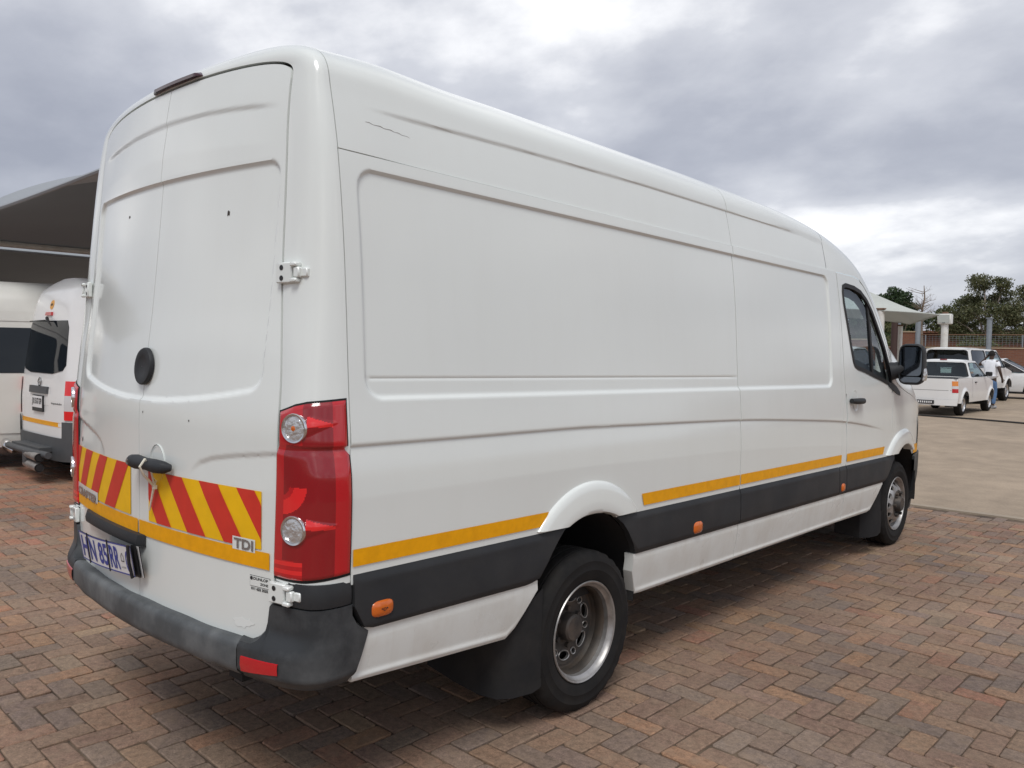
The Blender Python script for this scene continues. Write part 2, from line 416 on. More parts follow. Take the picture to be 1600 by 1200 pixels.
# ------------------------------------------------------------------ brick paving, 90 degree herringbone
def paving_mats():
    m = bpy.data.materials.new('brick'); m.use_nodes = True; n = m.node_tree; b = n.nodes['Principled BSDF']
    tcn = n.nodes.new('ShaderNodeTexCoord'); at = n.nodes.new('ShaderNodeAttribute'); at.attribute_name = 'Col'
    def noise(s, d, r=0.6):
        t = n.nodes.new('ShaderNodeTexNoise'); t.inputs['Scale'].default_value = s; t.inputs['Detail'].default_value = d; t.inputs['Roughness'].default_value = r
        n.links.new(tcn.outputs['Object'], t.inputs['Vector']); return t
    a, c2, c3, c4 = noise(1.1, 5), noise(34, 10, 0.78), noise(160, 4, 0.7), noise(11, 8, 0.72)
    def mr(t, lo, hi, a0=0.3, a1=0.7):
        r = n.nodes.new('ShaderNodeMapRange'); r.inputs[1].default_value = a0; r.inputs[2].default_value = a1; r.inputs[3].default_value = lo; r.inputs[4].default_value = hi
        n.links.new(t.outputs['Fac'], r.inputs[0]); return r.outputs[0]
    mu = n.nodes.new('ShaderNodeMath'); mu.operation = 'MULTIPLY'; n.links.new(mr(c2, 0.42, 1.55), mu.inputs[0]); n.links.new(mr(c3, 0.66, 1.3), mu.inputs[1])
    v = n.nodes.new('ShaderNodeVectorMath'); v.operation = 'SCALE'; n.links.new(at.outputs['Color'], v.inputs[0]); n.links.new(mu.outputs[0], v.inputs['Scale'])
    x = n.nodes.new('ShaderNodeMix'); x.data_type = 'RGBA'; n.links.new(mr(a, 0.04, 0.22), x.inputs[0]); n.links.new(v.outputs[0], x.inputs[6]); x.inputs[7].default_value = (0.250, 0.182, 0.135, 1)
    x2 = n.nodes.new('ShaderNodeMix'); x2.data_type = 'RGBA'; n.links.new(mr(c4, 0.0, 0.60, 0.46, 0.68), x2.inputs[0]); n.links.new(x.outputs[2], x2.inputs[6]); x2.inputs[7].default_value = (0.290, 0.208, 0.145, 1)
    st = noise(0.55, 5, 0.55); vs = n.nodes.new('ShaderNodeVectorMath'); vs.operation = 'SCALE'; n.links.new(x2.outputs[2], vs.inputs[0]); n.links.new(mr(st, 0.80, 1.12, 0.35, 0.6), vs.inputs['Scale'])
    n.links.new(vs.outputs[0], b.inputs['Base Color'])
    b.inputs['Roughness'].default_value = 0.82; b.inputs['Specular IOR Level'].default_value = 0.35
    bp = n.nodes.new('ShaderNodeBump'); bp.inputs['Strength'].default_value = 0.8; bp.inputs['Distance'].default_value = 0.008
    n.links.new(c2.outputs['Fac'], bp.inputs['Height']); n.links.new(bp.outputs[0], b.inputs['Normal'])
    M['brick'] = m
paving_mats()
mat('joint_sand', (0.090, 0.062, 0.043), 0.95, var=0.35, vscale=9, dirt=(0.31, 0.225, 0.145), dscale=2.2, damt=0.6, bump=0.6, bscale=90)
jm = MB().grid(np.array([[[x, y, -0.0085] for y in np.linspace(-16, 7.80, 20)] for x in np.linspace(-34, 20, 30)]), flip=True)
paving = jm.build('brick_paving', 'joint_sand', fix=True)
tag(paving, 'worn brown clay brick paving laid in herringbone under the van', kind='structure')
PW = 0.1065
PAL = np.array([(0.200, 0.148, 0.115), (0.245, 0.165, 0.115), (0.285, 0.172, 0.105), (0.150, 0.138, 0.130), (0.165, 0.120, 0.098), (0.255, 0.125, 0.088), (0.30, 0.225, 0.15), (0.118, 0.118, 0.125), (0.23, 0.185, 0.15)])
PWT = np.array([0.24, 0.19, 0.10, 0.15, 0.17, 0.04, 0.03, 0.05, 0.03])
def brick_list():
    out = []
    for i in range(int(-16 / PW), int(7.5 / PW)):
        for j in range(int(-5.5 / PW), int(7.74 / PW)):
            m4 = (i - j) % 4
            if m4 == 0: out.append((i * PW + PW, j * PW + PW / 2, 0))
            elif m4 == 3: out.append((i * PW + PW / 2, j * PW + PW, 1))
    return np.array(out)
BL = brick_list()
_th = R(-1.6)
_ct, _st = math.cos(_th), math.sin(_th)
BC = np.stack([BL[:, 0] * _ct - BL[:, 1] * _st, BL[:, 0] * _st + BL[:, 1] * _ct], 1)
keep = (BC[:, 1] < 7.74) & (BC[:, 1] > -6)
BL, BC = BL[keep], BC[keep]
def brick_geo(c, vert):
    """one worn brick: octagonal outline, rounded arris (24 verts)"""
    L, W = 0.2060 + nrng.normal(0, 0.0018), 0.0997 + nrng.normal(0, 0.0018)
    hx, hy = (W / 2, L / 2) if vert else (L / 2, W / 2)
    cc = 0.005 + abs(nrng.normal(0, 0.004, 4))
    P = []
    for k, (sx, sy) in enumerate(((1, 1), (-1, 1), (-1, -1), (1, -1))):
        a, b = (sx * hx, sy * (hy - cc[k])), (sx * (hx - cc[k]), sy * hy)
        P += [a, b] if k in (0, 2) else [b, a]
    P = np.array(P) + nrng.normal(0, 0.0009, (8, 2))
    an = _th + nrng.normal(0, 0.012)
    ca, sa = math.cos(an), math.sin(an)
    h = nrng.normal(-0.001, 0.0016); tx, ty = nrng.normal(0, 0.009, 2)
    rings = []
    for sc, dz in (((1 - 0.010 / hx), 0.0), (1.0, -0.0028), (1.0, -0.035)):
        q = P * (np.array([1 - (0.0042 / hx), 1 - (0.0042 / hy)]) if dz == 0.0 else 1.0)
        z = h + dz + q[:, 0] * tx + q[:, 1] * ty + (nrng.normal(0, 0.0007, 8) if dz == 0 else 0)
        rings.append(np.stack([c[0] + q[:, 0] * ca - q[:, 1] * sa, c[1] + q[:, 0] * sa + q[:, 1] * ca, z], 1))
    return np.vstack(rings)
BF = [tuple(range(8))]
for r_ in range(2):
    for k in range(8):
        k2 = (k + 1) % 8
        BF.append((r_ * 8 + k, (r_ + 1) * 8 + k, (r_ + 1) * 8 + k2, r_ * 8 + k2))
nb = len(BL)
ci = nrng.choice(len(PAL), nb, p=PWT / PWT.sum())
red = 1 / (1 + np.exp((BC[:, 0] + 4.2) / 0.7))           # redder bricks towards the covered bays
swap = nrng.random(nb) < red * 0.75
ci[swap] = nrng.choice([5, 2, 1, 4], swap.sum())
BCOL = PAL[ci] * (1 + nrng.normal(0, 0.08, (nb, 1))) * (1 + nrng.normal(0, 0.03, (nb, 3)))
BCOL = 0.58 * BCOL + 0.42 * BCOL.mean(0)
BCOL *= np.array([1.28, 1.17, 1.07])
BCOL[swap] *= np.array([1.15, 0.95, 0.90])
# which bricks show largest: nearest, in frame, not under the van
_Rm = np.array([[_r2.x, _r2.y, _r2.z], [_u2.x, _u2.y, _u2.z], [_f.x, _f.y, _f.z]])
rel = np.stack([BC[:, 0] - CAM[0], BC[:, 1] - CAM[1], np.full(nb, -CAM[2])], 1) @ _Rm.T
pxs, pys = 800 + 1275.9 * rel[:, 0] / rel[:, 2], 600 - 1275.9 * rel[:, 1] / rel[:, 2]
inview = (rel[:, 2] > 0.3) & (pxs > 10) & (pxs < 1590) & (pys < 1190)
undr = (np.abs(BC[:, 0]) < 1.0) & (BC[:, 1] > -0.05) & (BC[:, 1] < 6.9)
score = np.where(inview & ~undr, rel[:, 2], 1e9)
near = set(np.argsort(score)[:300].tolist())
def add_col(me, cols):
    a = me.color_attributes.new('Col', 'FLOAT_COLOR', 'POINT')
    a.data.foreach_set('color', np.hstack([cols, np.ones((len(cols), 1))]).ravel())
allv, allc, allf, o_ = [], [], [], 0
BFA = [np.array(f) for f in BF]
for k in range(nb):
    V = brick_geo(BC[k], BL[k, 2])
    if k in near:
        V0 = V
        me = bpy.data.meshes.new('brick'); me.from_pydata(V0.tolist(), [], BF); me.materials.append(M['brick']); add_col(me, np.tile(BCOL[k], (24, 1)))
        # texture space follows the paving so the wear runs across bricks
        ob = bpy.data.objects.new('brick', me); col.objects.link(ob); ob.parent = paving
    else:
        allv.append(V); allc.append(np.tile(BCOL[k], (24, 1))); allf += [tuple((f + o_).tolist()) for f in BFA]; o_ += 24
me = bpy.data.meshes.new('far_bricks'); me.from_pydata(np.vstack(allv).tolist(), [], allf); me.materials.append(M['brick']); add_col(me, np.vstack(allc))
ob = bpy.data.objects.new('far_bricks', me); col.objects.link(ob); ob.parent = paving; ob['kind'] = 'stuff'
# ================================================================== the delivery van
van = empty('delivery_van')
tag(van, 'large white high-roof panel van with chevron boards and yellow side stripe', 'van')
K = -0.0127                                  # the unladen van sits slightly nose down
def rk(P):
    P = np.array(P, float); P[..., 2] += K * (P[..., 1] - 1.5); return P
XT = [(.30, .93), (.38, .942), (.435, .955), (.65, .985), (.84, .988), (1.0, .990), (1.14, .992), (1.25, .985), (1.40, .972), (1.885, .938), (2.18, .903), (2.30, .880), (2.40, .857), (2.5, .835)]
PLAN = [(-1, 1), (5.3, 1), (5.7, .995), (6.0, .98), (6.25, .95), (6.42, .91), (6.56, .85), (6.68, .76), (6.76, .64), (6.80, .52)]
def Xv(y, z): return sitp(z, XT) * sitp(y, PLAN)
ZCH = [(-1, 1.246), (.5, 1.246), (1.35, 1.248), (1.84, 1.24), (2.85, 1.22), (3.66, 1.187), (4.44, 1.142), (4.7, 1.117), (5.22, 1.05), (5.6, .99), (7, .9)]
def rr(a, b, a0, a1, b0, b1, r):
    qa = np.abs(a - (a0 + a1) / 2) - ((a1 - a0) / 2 - r); qb = np.abs(b - (b0 + b1) / 2) - ((b1 - b0) / 2 - r)
    return np.hypot(np.maximum(qa, 0), np.maximum(qb, 0)) + np.minimum(np.maximum(qa, qb), 0) - r
def emb_side(y, z):
    e = -0.012 * ss(0.0, 0.015, -rr(y, z, .243, 4.215, 1.388, 2.150, .075))
    e += -0.003 * np.exp(-((z - 1.459) / 0.0035) ** 2) * ss(.255, .28, y) * (1 - ss(2.80, 2.84, y))
    d = z - sitp(y, ZCH)
    a = 0.009 * (1 - ss(4.75, 5.3, y))
    e += -a * ss(0.003, -0.006, d) * (1 - np.clip(-d / 0.17, 0, 1)) 
    # soft swell round the wheel arches
    for yc, rad in ((1.45, .50), (5.775, .50)):
        q = np.hypot(y - yc, (z - .50) * 1.0)
        e += 0.0 * ss(rad + .10, rad, q) * ss(.7, .8, z)
    # slight panel waviness
    e += 0.0012 * np.sin(y * 2.3 + z * 1.7) * np.sin(z * 3.1 + 0.6)
    return e
def side_pt(y, z, off=0.0, sg=1, emb=True):
    y, z = np.broadcast_arrays(np.asarray(y, float), np.asarray(z, float))
    x = Xv(y, z) + off + (emb_side(y, z) if emb else 0)
    return rk(np.stack([sg * x, y, z], -1))
def pad_in(P, depth, sg, axis=0):
    """fold the border of a grid inwards by depth so that the joint has a real edge"""
    Q = np.pad(P, ((1, 1), (1, 1), (0, 0)), mode='edge')
    Q[0, :, axis] -= sg * depth; Q[-1, :, axis] -= sg * depth; Q[1:-1, 0, axis] -= sg * depth; Q[1:-1, -1, axis] -= sg * depth
    return Q
def lines(a, b, fine, f=0.006, c=0.04):
    """coordinates from a to b, dense inside the fine ranges"""
    x = [a]
    while x[-1] < b - 1e-6:
        p = x[-1]; st = c
        for lo, hi in fine:
            if lo - 1e-6 <= p < hi: st = f
            elif p < lo: st = min(st, max(lo - p, f))
        x.append(min(p + st, b))
    return np.array(x)
FZ = [(1.03, 1.27), (1.38, 1.48), (2.10, 2.17)]
def side_panel(name, y0, y1, zlo, zhi, sg, matn, off=0.0, parent=van, emb=True, fy=(), fz=FZ, warp=True, depth=0.02, label=None, cz=0.035, cy=0.05, zfun=None):
    ys = lines(y0, y1, list(fy), 0.006, cy)
    lo = np.array([zlo(y) for y in ys]) if callable(zlo) else np.full(len(ys), zlo)
    hi = np.array([zhi(y) for y in ys]) if callable(zhi) else np.full(len(ys), zhi)
    zb, zt = lo.min(), hi.max()
    zs = lines(zb, zt, list(fz), 0.006, cz)
    Z = np.repeat(zs[:, None], len(ys), 1); Y = np.repeat(ys[None], len(zs), 0)
    if warp:
        w = ss(.82, 1.20, Z) * (1 - ss(1.27, 1.330, Z)); Z = Z + (sitp(Y, ZCH) - 1.246) * w
    ref = min(zb + 0.45, (zb + zt) / 2 + 0.1) if callable(zlo) else zb
    if callable(zlo):
        k = np.clip((Z - zb) / (ref - zb), 0, 1); Z = np.where(Z < ref, lo[None] + k * (ref - lo[None]), Z)
    if callable(zhi):
        rf = max(ref, zt - 0.55)
        k = np.clip((Z - rf) / (zt - rf), 0, 1); Z = np.where(Z > rf, rf + k * (hi[None] - rf), Z)
    P = side_pt(Y, Z, off, sg, emb)
    if zfun is not None: P[..., 0] += sg * zfun(Y, Z)
    P = pad_in(P, depth, sg)
    o = MB().grid(P, flip=(sg < 0)).build(name, matn, parent)
    if label: o['label'] = label
    return o
LED = 2.196
def arch(yc, zc, r, z0):
    def f(y):
        d = r * r - (y - yc) ** 2
        return max(z0, zc + math.sqrt(d)) if d > 0 else z0
    return f
YS, YM = .182, 2.847
for sg in (1, -1):
    side_panel('side_panel', YS, YM - .004, arch(1.45, .50, .385, .80), LED - .004, sg, 'paint', fy=[(YS, .33), (1.05, 1.9)], cy=.06)
    side_panel('side_panel', YM + .004, 4.37, .80, LED - .004, sg, 'paint', fy=[(4.13, 4.23)])
    # rear edge of the door opening (B pillar) fills to the slanting door seam
    BP = []
    for z in lines(.80, LED - .004, FZ, .01, .04):
        ysm = float(itp(z, [(.8, 4.463), (1.1, 4.463), (1.2, 4.452), (1.5, 4.43), (1.85, 4.40), (2.2, 4.375)])) - .004
        BP.append([side_pt(4.3735 + (ysm - 4.3735) * k / 4, z + (float(sitp(4.37 + .02 * k, ZCH)) - 1.246) * float(ss(.82, 1.20, z) * (1 - ss(1.27, 1.330, z))), 0, sg) for k in range(5)])
    MB().grid(pad_in(np.array(BP), .02, sg), flip=(sg < 0)).build('door_pillar', 'paint', van)

# ------------------------------------------------------------------ roof, cab shell, windscreen, bonnet
HY = [(-1, 2.595), (.10, 2.595), (.5, 2.635), (1.2, 2.655), (2.2, 2.655), (3.2, 2.642), (3.8, 2.622), (4.2, 2.59), (4.5, 2.545), (4.85, 2.45), (5.08, 2.35), (5.3, 2.24), (5.5, 2.13), (5.87, 1.86), (6.05, 1.70), (6.3, 1.46), (6.42, 1.33), (6.6, 1.23), (6.75, 1.10), (6.8, 1.02)]
ZSP = [(-1, LED), (4.70, 2.192), (4.80, 2.18), (4.9, 2.137), (5.0, 2.067), (5.1, 1.972), (5.2, 1.868), (5.33, 1.718), (5.43, 1.588), (5.47, 1.51), (5.6, 1.40), (5.8, 1.34), (6.05, 1.29), (6.3, 1.2), (6.5, 1.1), (6.7, .98), (6.8, .92)]
ZCC = [(-1, 2.40), (3.4, 2.40), (4.0, 2.375), (4.25, 2.345), (4.5, 2.295), (4.8, 2.20), (4.9, 2.147), (5.0, 2.077), (5.1, 1.982), (5.2, 1.878), (5.33, 1.728), (5.43, 1.598), (5.47, 1.52), (5.6, 1.41), (5.8, 1.35), (6.05, 1.30), (6.3, 1.21), (6.5, 1.11), (6.7, .99), (6.8, .93)]
def roof_pt(y, t, sg=1):
    """t<0: side strip (t=-1 at the ledge, 0 at the corner); t>0: angle over the roof"""
    y = np.asarray(y, float); t = np.asarray(t, float)
    y, t = np.broadcast_arrays(y, t)
    zc, zs, H = sitp(y, ZCC), sitp(y, ZSP), sitp(y, HY)
    zz_ = zs + (zc - zs) * np.clip(1 + t, 0, 1)
    th = np.clip(t, 0, math.pi / 2); n = 2.8 + .8 * (1 - ss(.2, .9, y))
    c_, s_ = np.maximum(np.cos(th), 0) ** (2 / n), np.sin(th) ** (2 / n)
    zr = np.where(t > 0, zc + (H - zc) * s_, zz_)
    sl = -.21
    xr = np.where(t > 0, (Xv(y, zc) + sl * (zr - zc) * 0.9) * c_, Xv(y, zz_))
    # roof side recess below the roof crease
    rec = -.007 * ss(.0, .010, itp(y, [(0, 2.352), (1.1, 2.383), (2, 2.397), (4.2, 2.395), (5, 2.2)]) - zr) * ss(.28, .55, y) * (1 - ss(4.0, 4.6, y))
    xr = xr + np.where(zr < 2.42, rec, 0)
    # shallow roof ribs
    zr = zr - 0.006 * np.where(t > .9, (0.5 + 0.5 * np.cos(xr * 34)) * ss(.6, .5, np.abs(xr)), 0) * ss(.4, .6, y) * (1 - ss(3.8, 4.1, y))
    return rk(np.stack([sg * xr, y, zr], -1))
TT = np.concatenate([np.linspace(-1, 0, 34), np.linspace(0, math.pi / 2, 40)[1:]])
def roof_part(name, ys, matn='paint'):
    A = roof_pt(ys[:, None], TT[None], 1); B = roof_pt(ys[:, None], TT[None][:, ::-1], -1)
    P = np.concatenate([A, B[:, 1:]], 1)
    Q = np.pad(P, ((1, 1), (1, 1), (0, 0)), mode='edge')
    cen = np.array([0, 0, 2.0])
    for idx in ((slice(0, 1), slice(None)), (slice(-1, None), slice(None)), (slice(None), slice(0, 1)), (slice(None), slice(-1, None))):
        d = Q[idx] - cen; d[..., 1] = 0; d /= np.linalg.norm(d, axis=-1, keepdims=True); Q[idx] -= d * .02
    return MB().grid(Q, flip=True).build(name, matn, van)
roof_part('roof_panel', lines(YS, YM - .003, [(.28, .4)], .02, .06))
roof_part('roof_panel', lines(YM + .003, 4.215, [], .02, .06))
# cab roof up to the windscreen header
T0 = .50
NT = 30
def cab_grid(th, y0f, y1f, n):
    """grid over theta list (signed: positive right half) between two y curves"""
    G = []
    for k in range(n + 1):
        row = []
        for t, s_ in th:
            y = y0f(t) + (y1f(t) - y0f(t)) * k / n
            row.append(roof_pt(y, t, s_))
        G.append(row)
    return np.array(G)
full = [(t, 1) for t in np.concatenate([np.linspace(-1, 0, 6), np.linspace(0, math.pi / 2, NT)[1:]])]
full = full + [(t, -1) for t, s_ in full[::-1][1:]]
hdr = lambda t: 4.80 + .34 * float(np.sin(max(t, 0)) ** .8)
base = lambda t: 5.62 + .78 * float(np.sin(max(t, 0)) ** .9)
MB().grid(cab_grid(full, lambda t: 4.221, hdr, 16), flip=True).build('cab_roof', 'paint', van)
for sg in (1, -1):
    pil = [(t, sg) for t in np.linspace(-1, 0, 3)] + [(t, sg) for t in np.linspace(0, T0, 10)[1:]]
    MB().grid(cab_grid(pil, hdr, base, 24), flip=(sg > 0)).build('windscreen_pillar', 'paint', van)
wsg = [(t, 1) for t in np.linspace(T0, math.pi / 2, 20)]
wsg = wsg + [(t, -1) for t, s_ in wsg[::-1][1:]]
MB().grid(cab_grid(wsg, hdr, base, 20), flip=True).build('windscreen', 'glass_cab', van)
MB().grid(cab_grid(full, base, lambda t: 6.80, 16), flip=True).build('bonnet', 'paint', van)

# ------------------------------------------------------------------ front doors with windows, wings
WIN = [(4.455, 2.06), (4.47, 2.105), (4.53, 2.122), (4.70, 2.115), (4.83, 2.092), (4.95, 2.035), (5.05, 1.955), (5.15, 1.85), (5.30, 1.685), (5.395, 1.55), (5.44, 1.46), (5.452, 1.385), (5.40, 1.385), (5.21, 1.425), (5.03, 1.456), (4.85, 1.49), (4.70, 1.512), (4.64, 1.53), (4.61, 1.565), (4.57, 1.66), (4.53, 1.77), (4.49, 1.88), (4.46, 1.98)]
OUT = [(4.383, 2.186), (4.70, 2.184), (4.80, 2.172), (4.9, 2.129), (5.0, 2.059), (5.1, 1.964), (5.2, 1.860), (5.33, 1.710), (5.43, 1.580), (5.468, 1.50), (5.470, 1.41), (5.44, 1.335), (4.449, 1.335), (4.436, 1.5), (4.408, 1.85)]
def ray_poly(c, a, poly):
    d = np.array([math.cos(a), math.sin(a)]); best = None
    for i in range(len(poly)):
        p, q = np.array(poly[i]) - c, np.array(poly[(i + 1) % len(poly)]) - c
        e_ = q - p; den = d[0] * e_[1] - d[1] * e_[0]
        if abs(den) < 1e-12: continue
        t = (p[0] * e_[1] - p[1] * e_[0]) / den; u = (p[0] * d[1] - p[1] * d[0]) / den
        if t > 0 and -1e-9 <= u <= 1 + 1e-9 and (best is None or t < best): best = t
    return best
def ring(poly_in, poly_out, c, n):
    an = set(np.linspace(-math.pi, math.pi, 121)[:-1].tolist())
    for p in list(poly_in) + list(poly_out): an.add(math.atan2(p[1] - c[1], p[0] - c[0]))
    an = sorted(an); G = []
    for a in an:
        r0, r1 = ray_poly(np.array(c), a, poly_in), ray_poly(np.array(c), a, poly_out)
        G.append([(c[0] + math.cos(a) * (r0 + (r1 - r0) * k / n), c[1] + math.sin(a) * (r0 + (r1 - r0) * k / n)) for k in range(n + 1)])
    return np.array(G)
def scale_poly(poly, c, d):
    """offset a polygon inwards by roughly d"""
    P = np.array(poly); n = len(P); out = []
    area = sum(P[i][0] * P[(i + 1) % n][1] - P[(i + 1) % n][0] * P[i][1] for i in range(n))
    for i in range(n):
        a, b, e_ = P[i - 1], P[i], P[(i + 1) % n]
        t = (b - a) / np.linalg.norm(b - a) + (e_ - b) / np.linalg.norm(e_ - b); t /= np.linalg.norm(t)
        nn = np.array([-t[1], t[0]]) * (1 if area > 0 else -1)
        out.append(b + nn * d)
    return out
DC = (4.90, 1.74)
for sg in (1, -1):
    door = empty('front_door', parent=van)
    zl = arch(5.775, .50, .42, .80)
    side_panel('door_skin', 4.467, 5.43, zl, 1.335, sg, 'paint', parent=door, fy=[], fz=[(1.0, 1.27)], cy=.04)
    G = ring(WIN, OUT, DC, 6)
    P = side_pt(G[..., 0], G[..., 1], 0, sg)
    P2 = np.concatenate([P[:, :1] - np.array([sg * .03, 0, 0]), P, P[:, -1:] - np.array([sg * .03, 0, 0])], 1)
    MB().grid(P2, flip=(sg > 0), close_u=True).build('window_surround', 'paint', door, fix=False)
    # black seal, glass, divider
    IN = scale_poly(WIN, DC, .026)
    G = ring(IN, scale_poly(WIN, DC, -.004), DC, 3)
    P = side_pt(G[..., 0], G[..., 1], .004, sg); P3 = np.concatenate([P[:, :1] - np.array([sg * .02, 0, 0]), P], 1)
    MB().grid(P3, flip=(sg > 0), close_u=True).build('window_seal', 'black', door)
    G = ring(scale_poly(IN, DC, .45 if False else .004), scale_poly(IN, DC, -.006), DC, 1)
    gp = scale_poly(IN, DC, -.005); gv, gf = fill_holes(gp, [])
    MB().add(side_pt(gv[:, 0], gv[:, 1], -.012, sg), [f if sg > 0 else f[::-1] for f in gf]).build('window_glass', 'glass_cab', door)
    # upright between door glass and quarter light, and the dark inner window frame behind the glass
    dv = np.array([[[y, z] for y in (y0 - .018, y0 + .018)] for y0, z in ((4.975, 2.0), (5.0, 1.8), (5.02, 1.6), (5.035, 1.47))])
    P = side_pt(dv[..., 0], dv[..., 1], -.004, sg)
    MB().grid(pad_in(P, .02, sg), flip=(sg > 0)).build('window_divider', 'black', door, fix=True)
    INN = scale_poly(WIN, DC, .085)
    G = ring(INN, scale_poly(WIN, DC, -.02), DC, 2)
    P = side_pt(G[..., 0], G[..., 1], -.045, sg)
    MB().grid(P, flip=(sg > 0), close_u=True).build('inner_frame', 'dash', door, fix=False)
    # handle: dark lever across a shallow dish
    hy, hz = 4.62, 1.288
    dm = MB()
    th = np.linspace(0, 2 * math.pi, 25)[:-1]
    DP = np.array([[side_pt(hy + .055 * r_ * math.cos(t), hz + .075 * r_ * math.sin(t), .003 - .014 * (1 - r_ ** 2) , sg) for t in th] for r_ in (1.0, .85, .6, .3, .02)])
    dm.grid(DP, close_v=True, flip=(sg < 0)).build('handle_dish', 'paint', door, fix=False)
    hm = MB(); hp = [side_pt(hy - .12, hz, .018, sg), side_pt(hy - .06, hz - .002, .034, sg), side_pt(hy + .06, hz - .003, .034, sg), side_pt(hy + .12, hz, .018, sg)]
    hm.tube(hp, [.018, .022, .022, .016], n=10).build('door_handle', 'plastic', door)
    # wing
    zlf = lambda y: max(.80, zl(y))
    side_panel('front_wing', 5.474, 6.80, arch(5.775, .50, .42, .80), lambda y: float(sitp(y, ZSP)) - .004, sg, 'paint', fz=[(1.0, 1.2)], cy=.035)
    # upper door-to-wing sliver below the quarter light
    side_panel('wing_edge', 5.434, 5.470, .80, 1.332, sg, 'paint', fz=[], cy=.02, warp=False)
    # dark mirror foot panel
    tri = np.array([[[y, zb_ + (zt_ - zb_) * j / 3] for y, zb_, zt_ in ((5.36, 1.383, 1.405), (5.46, 1.350, 1.408), (5.56, 1.318, 1.375), (5.63, 1.305, 1.335))] for j in range(4)])
    P = side_pt(tri[..., 0], tri[..., 1], .006, sg, False); MB().grid(pad_in(P, .02, sg), flip=(sg < 0)).build('mirror_foot', 'plastic', door, fix=True)

# ------------------------------------------------------------------ dark mouldings, white sills
def mold(y0, y1, zlo, zhi, sg, mi='plastic', parent=van, name='side_moulding', off=.014):
    prof = lambda Y, Z: -.012 * ss(.80, .842, Z) - .010 * ss(.66, .634, Z) - .004 * ss(.70, .80, Z)
    return side_panel(name, y0, y1, zlo, zhi, sg, mi, off=off, parent=parent, emb=False, fz=[(.63, .67), (.79, .84)], warp=False, depth=.03, cy=.04, zfun=prof)
ZM0, ZM1 = .634, .839
def lo_rear(y): return float(itp(y, [(.19, .73), (.196, .70), (.21, .672), (.235, .652), (.27, .644), (1.06, ZM0), (1.115, .655), (1.175, .735), (1.23, .793), (1.275, .826)]))
def lo_mid(y): return float(itp(y, [(1.66, .823), (1.70, .79), (1.75, .735), (1.79, .665), (1.81, ZM0)]))
def lo_door(y): return float(itp(y, [(5.28, ZM0), (5.34, .67), (5.42, .74), (5.47, .785), (5.51, .818)]))
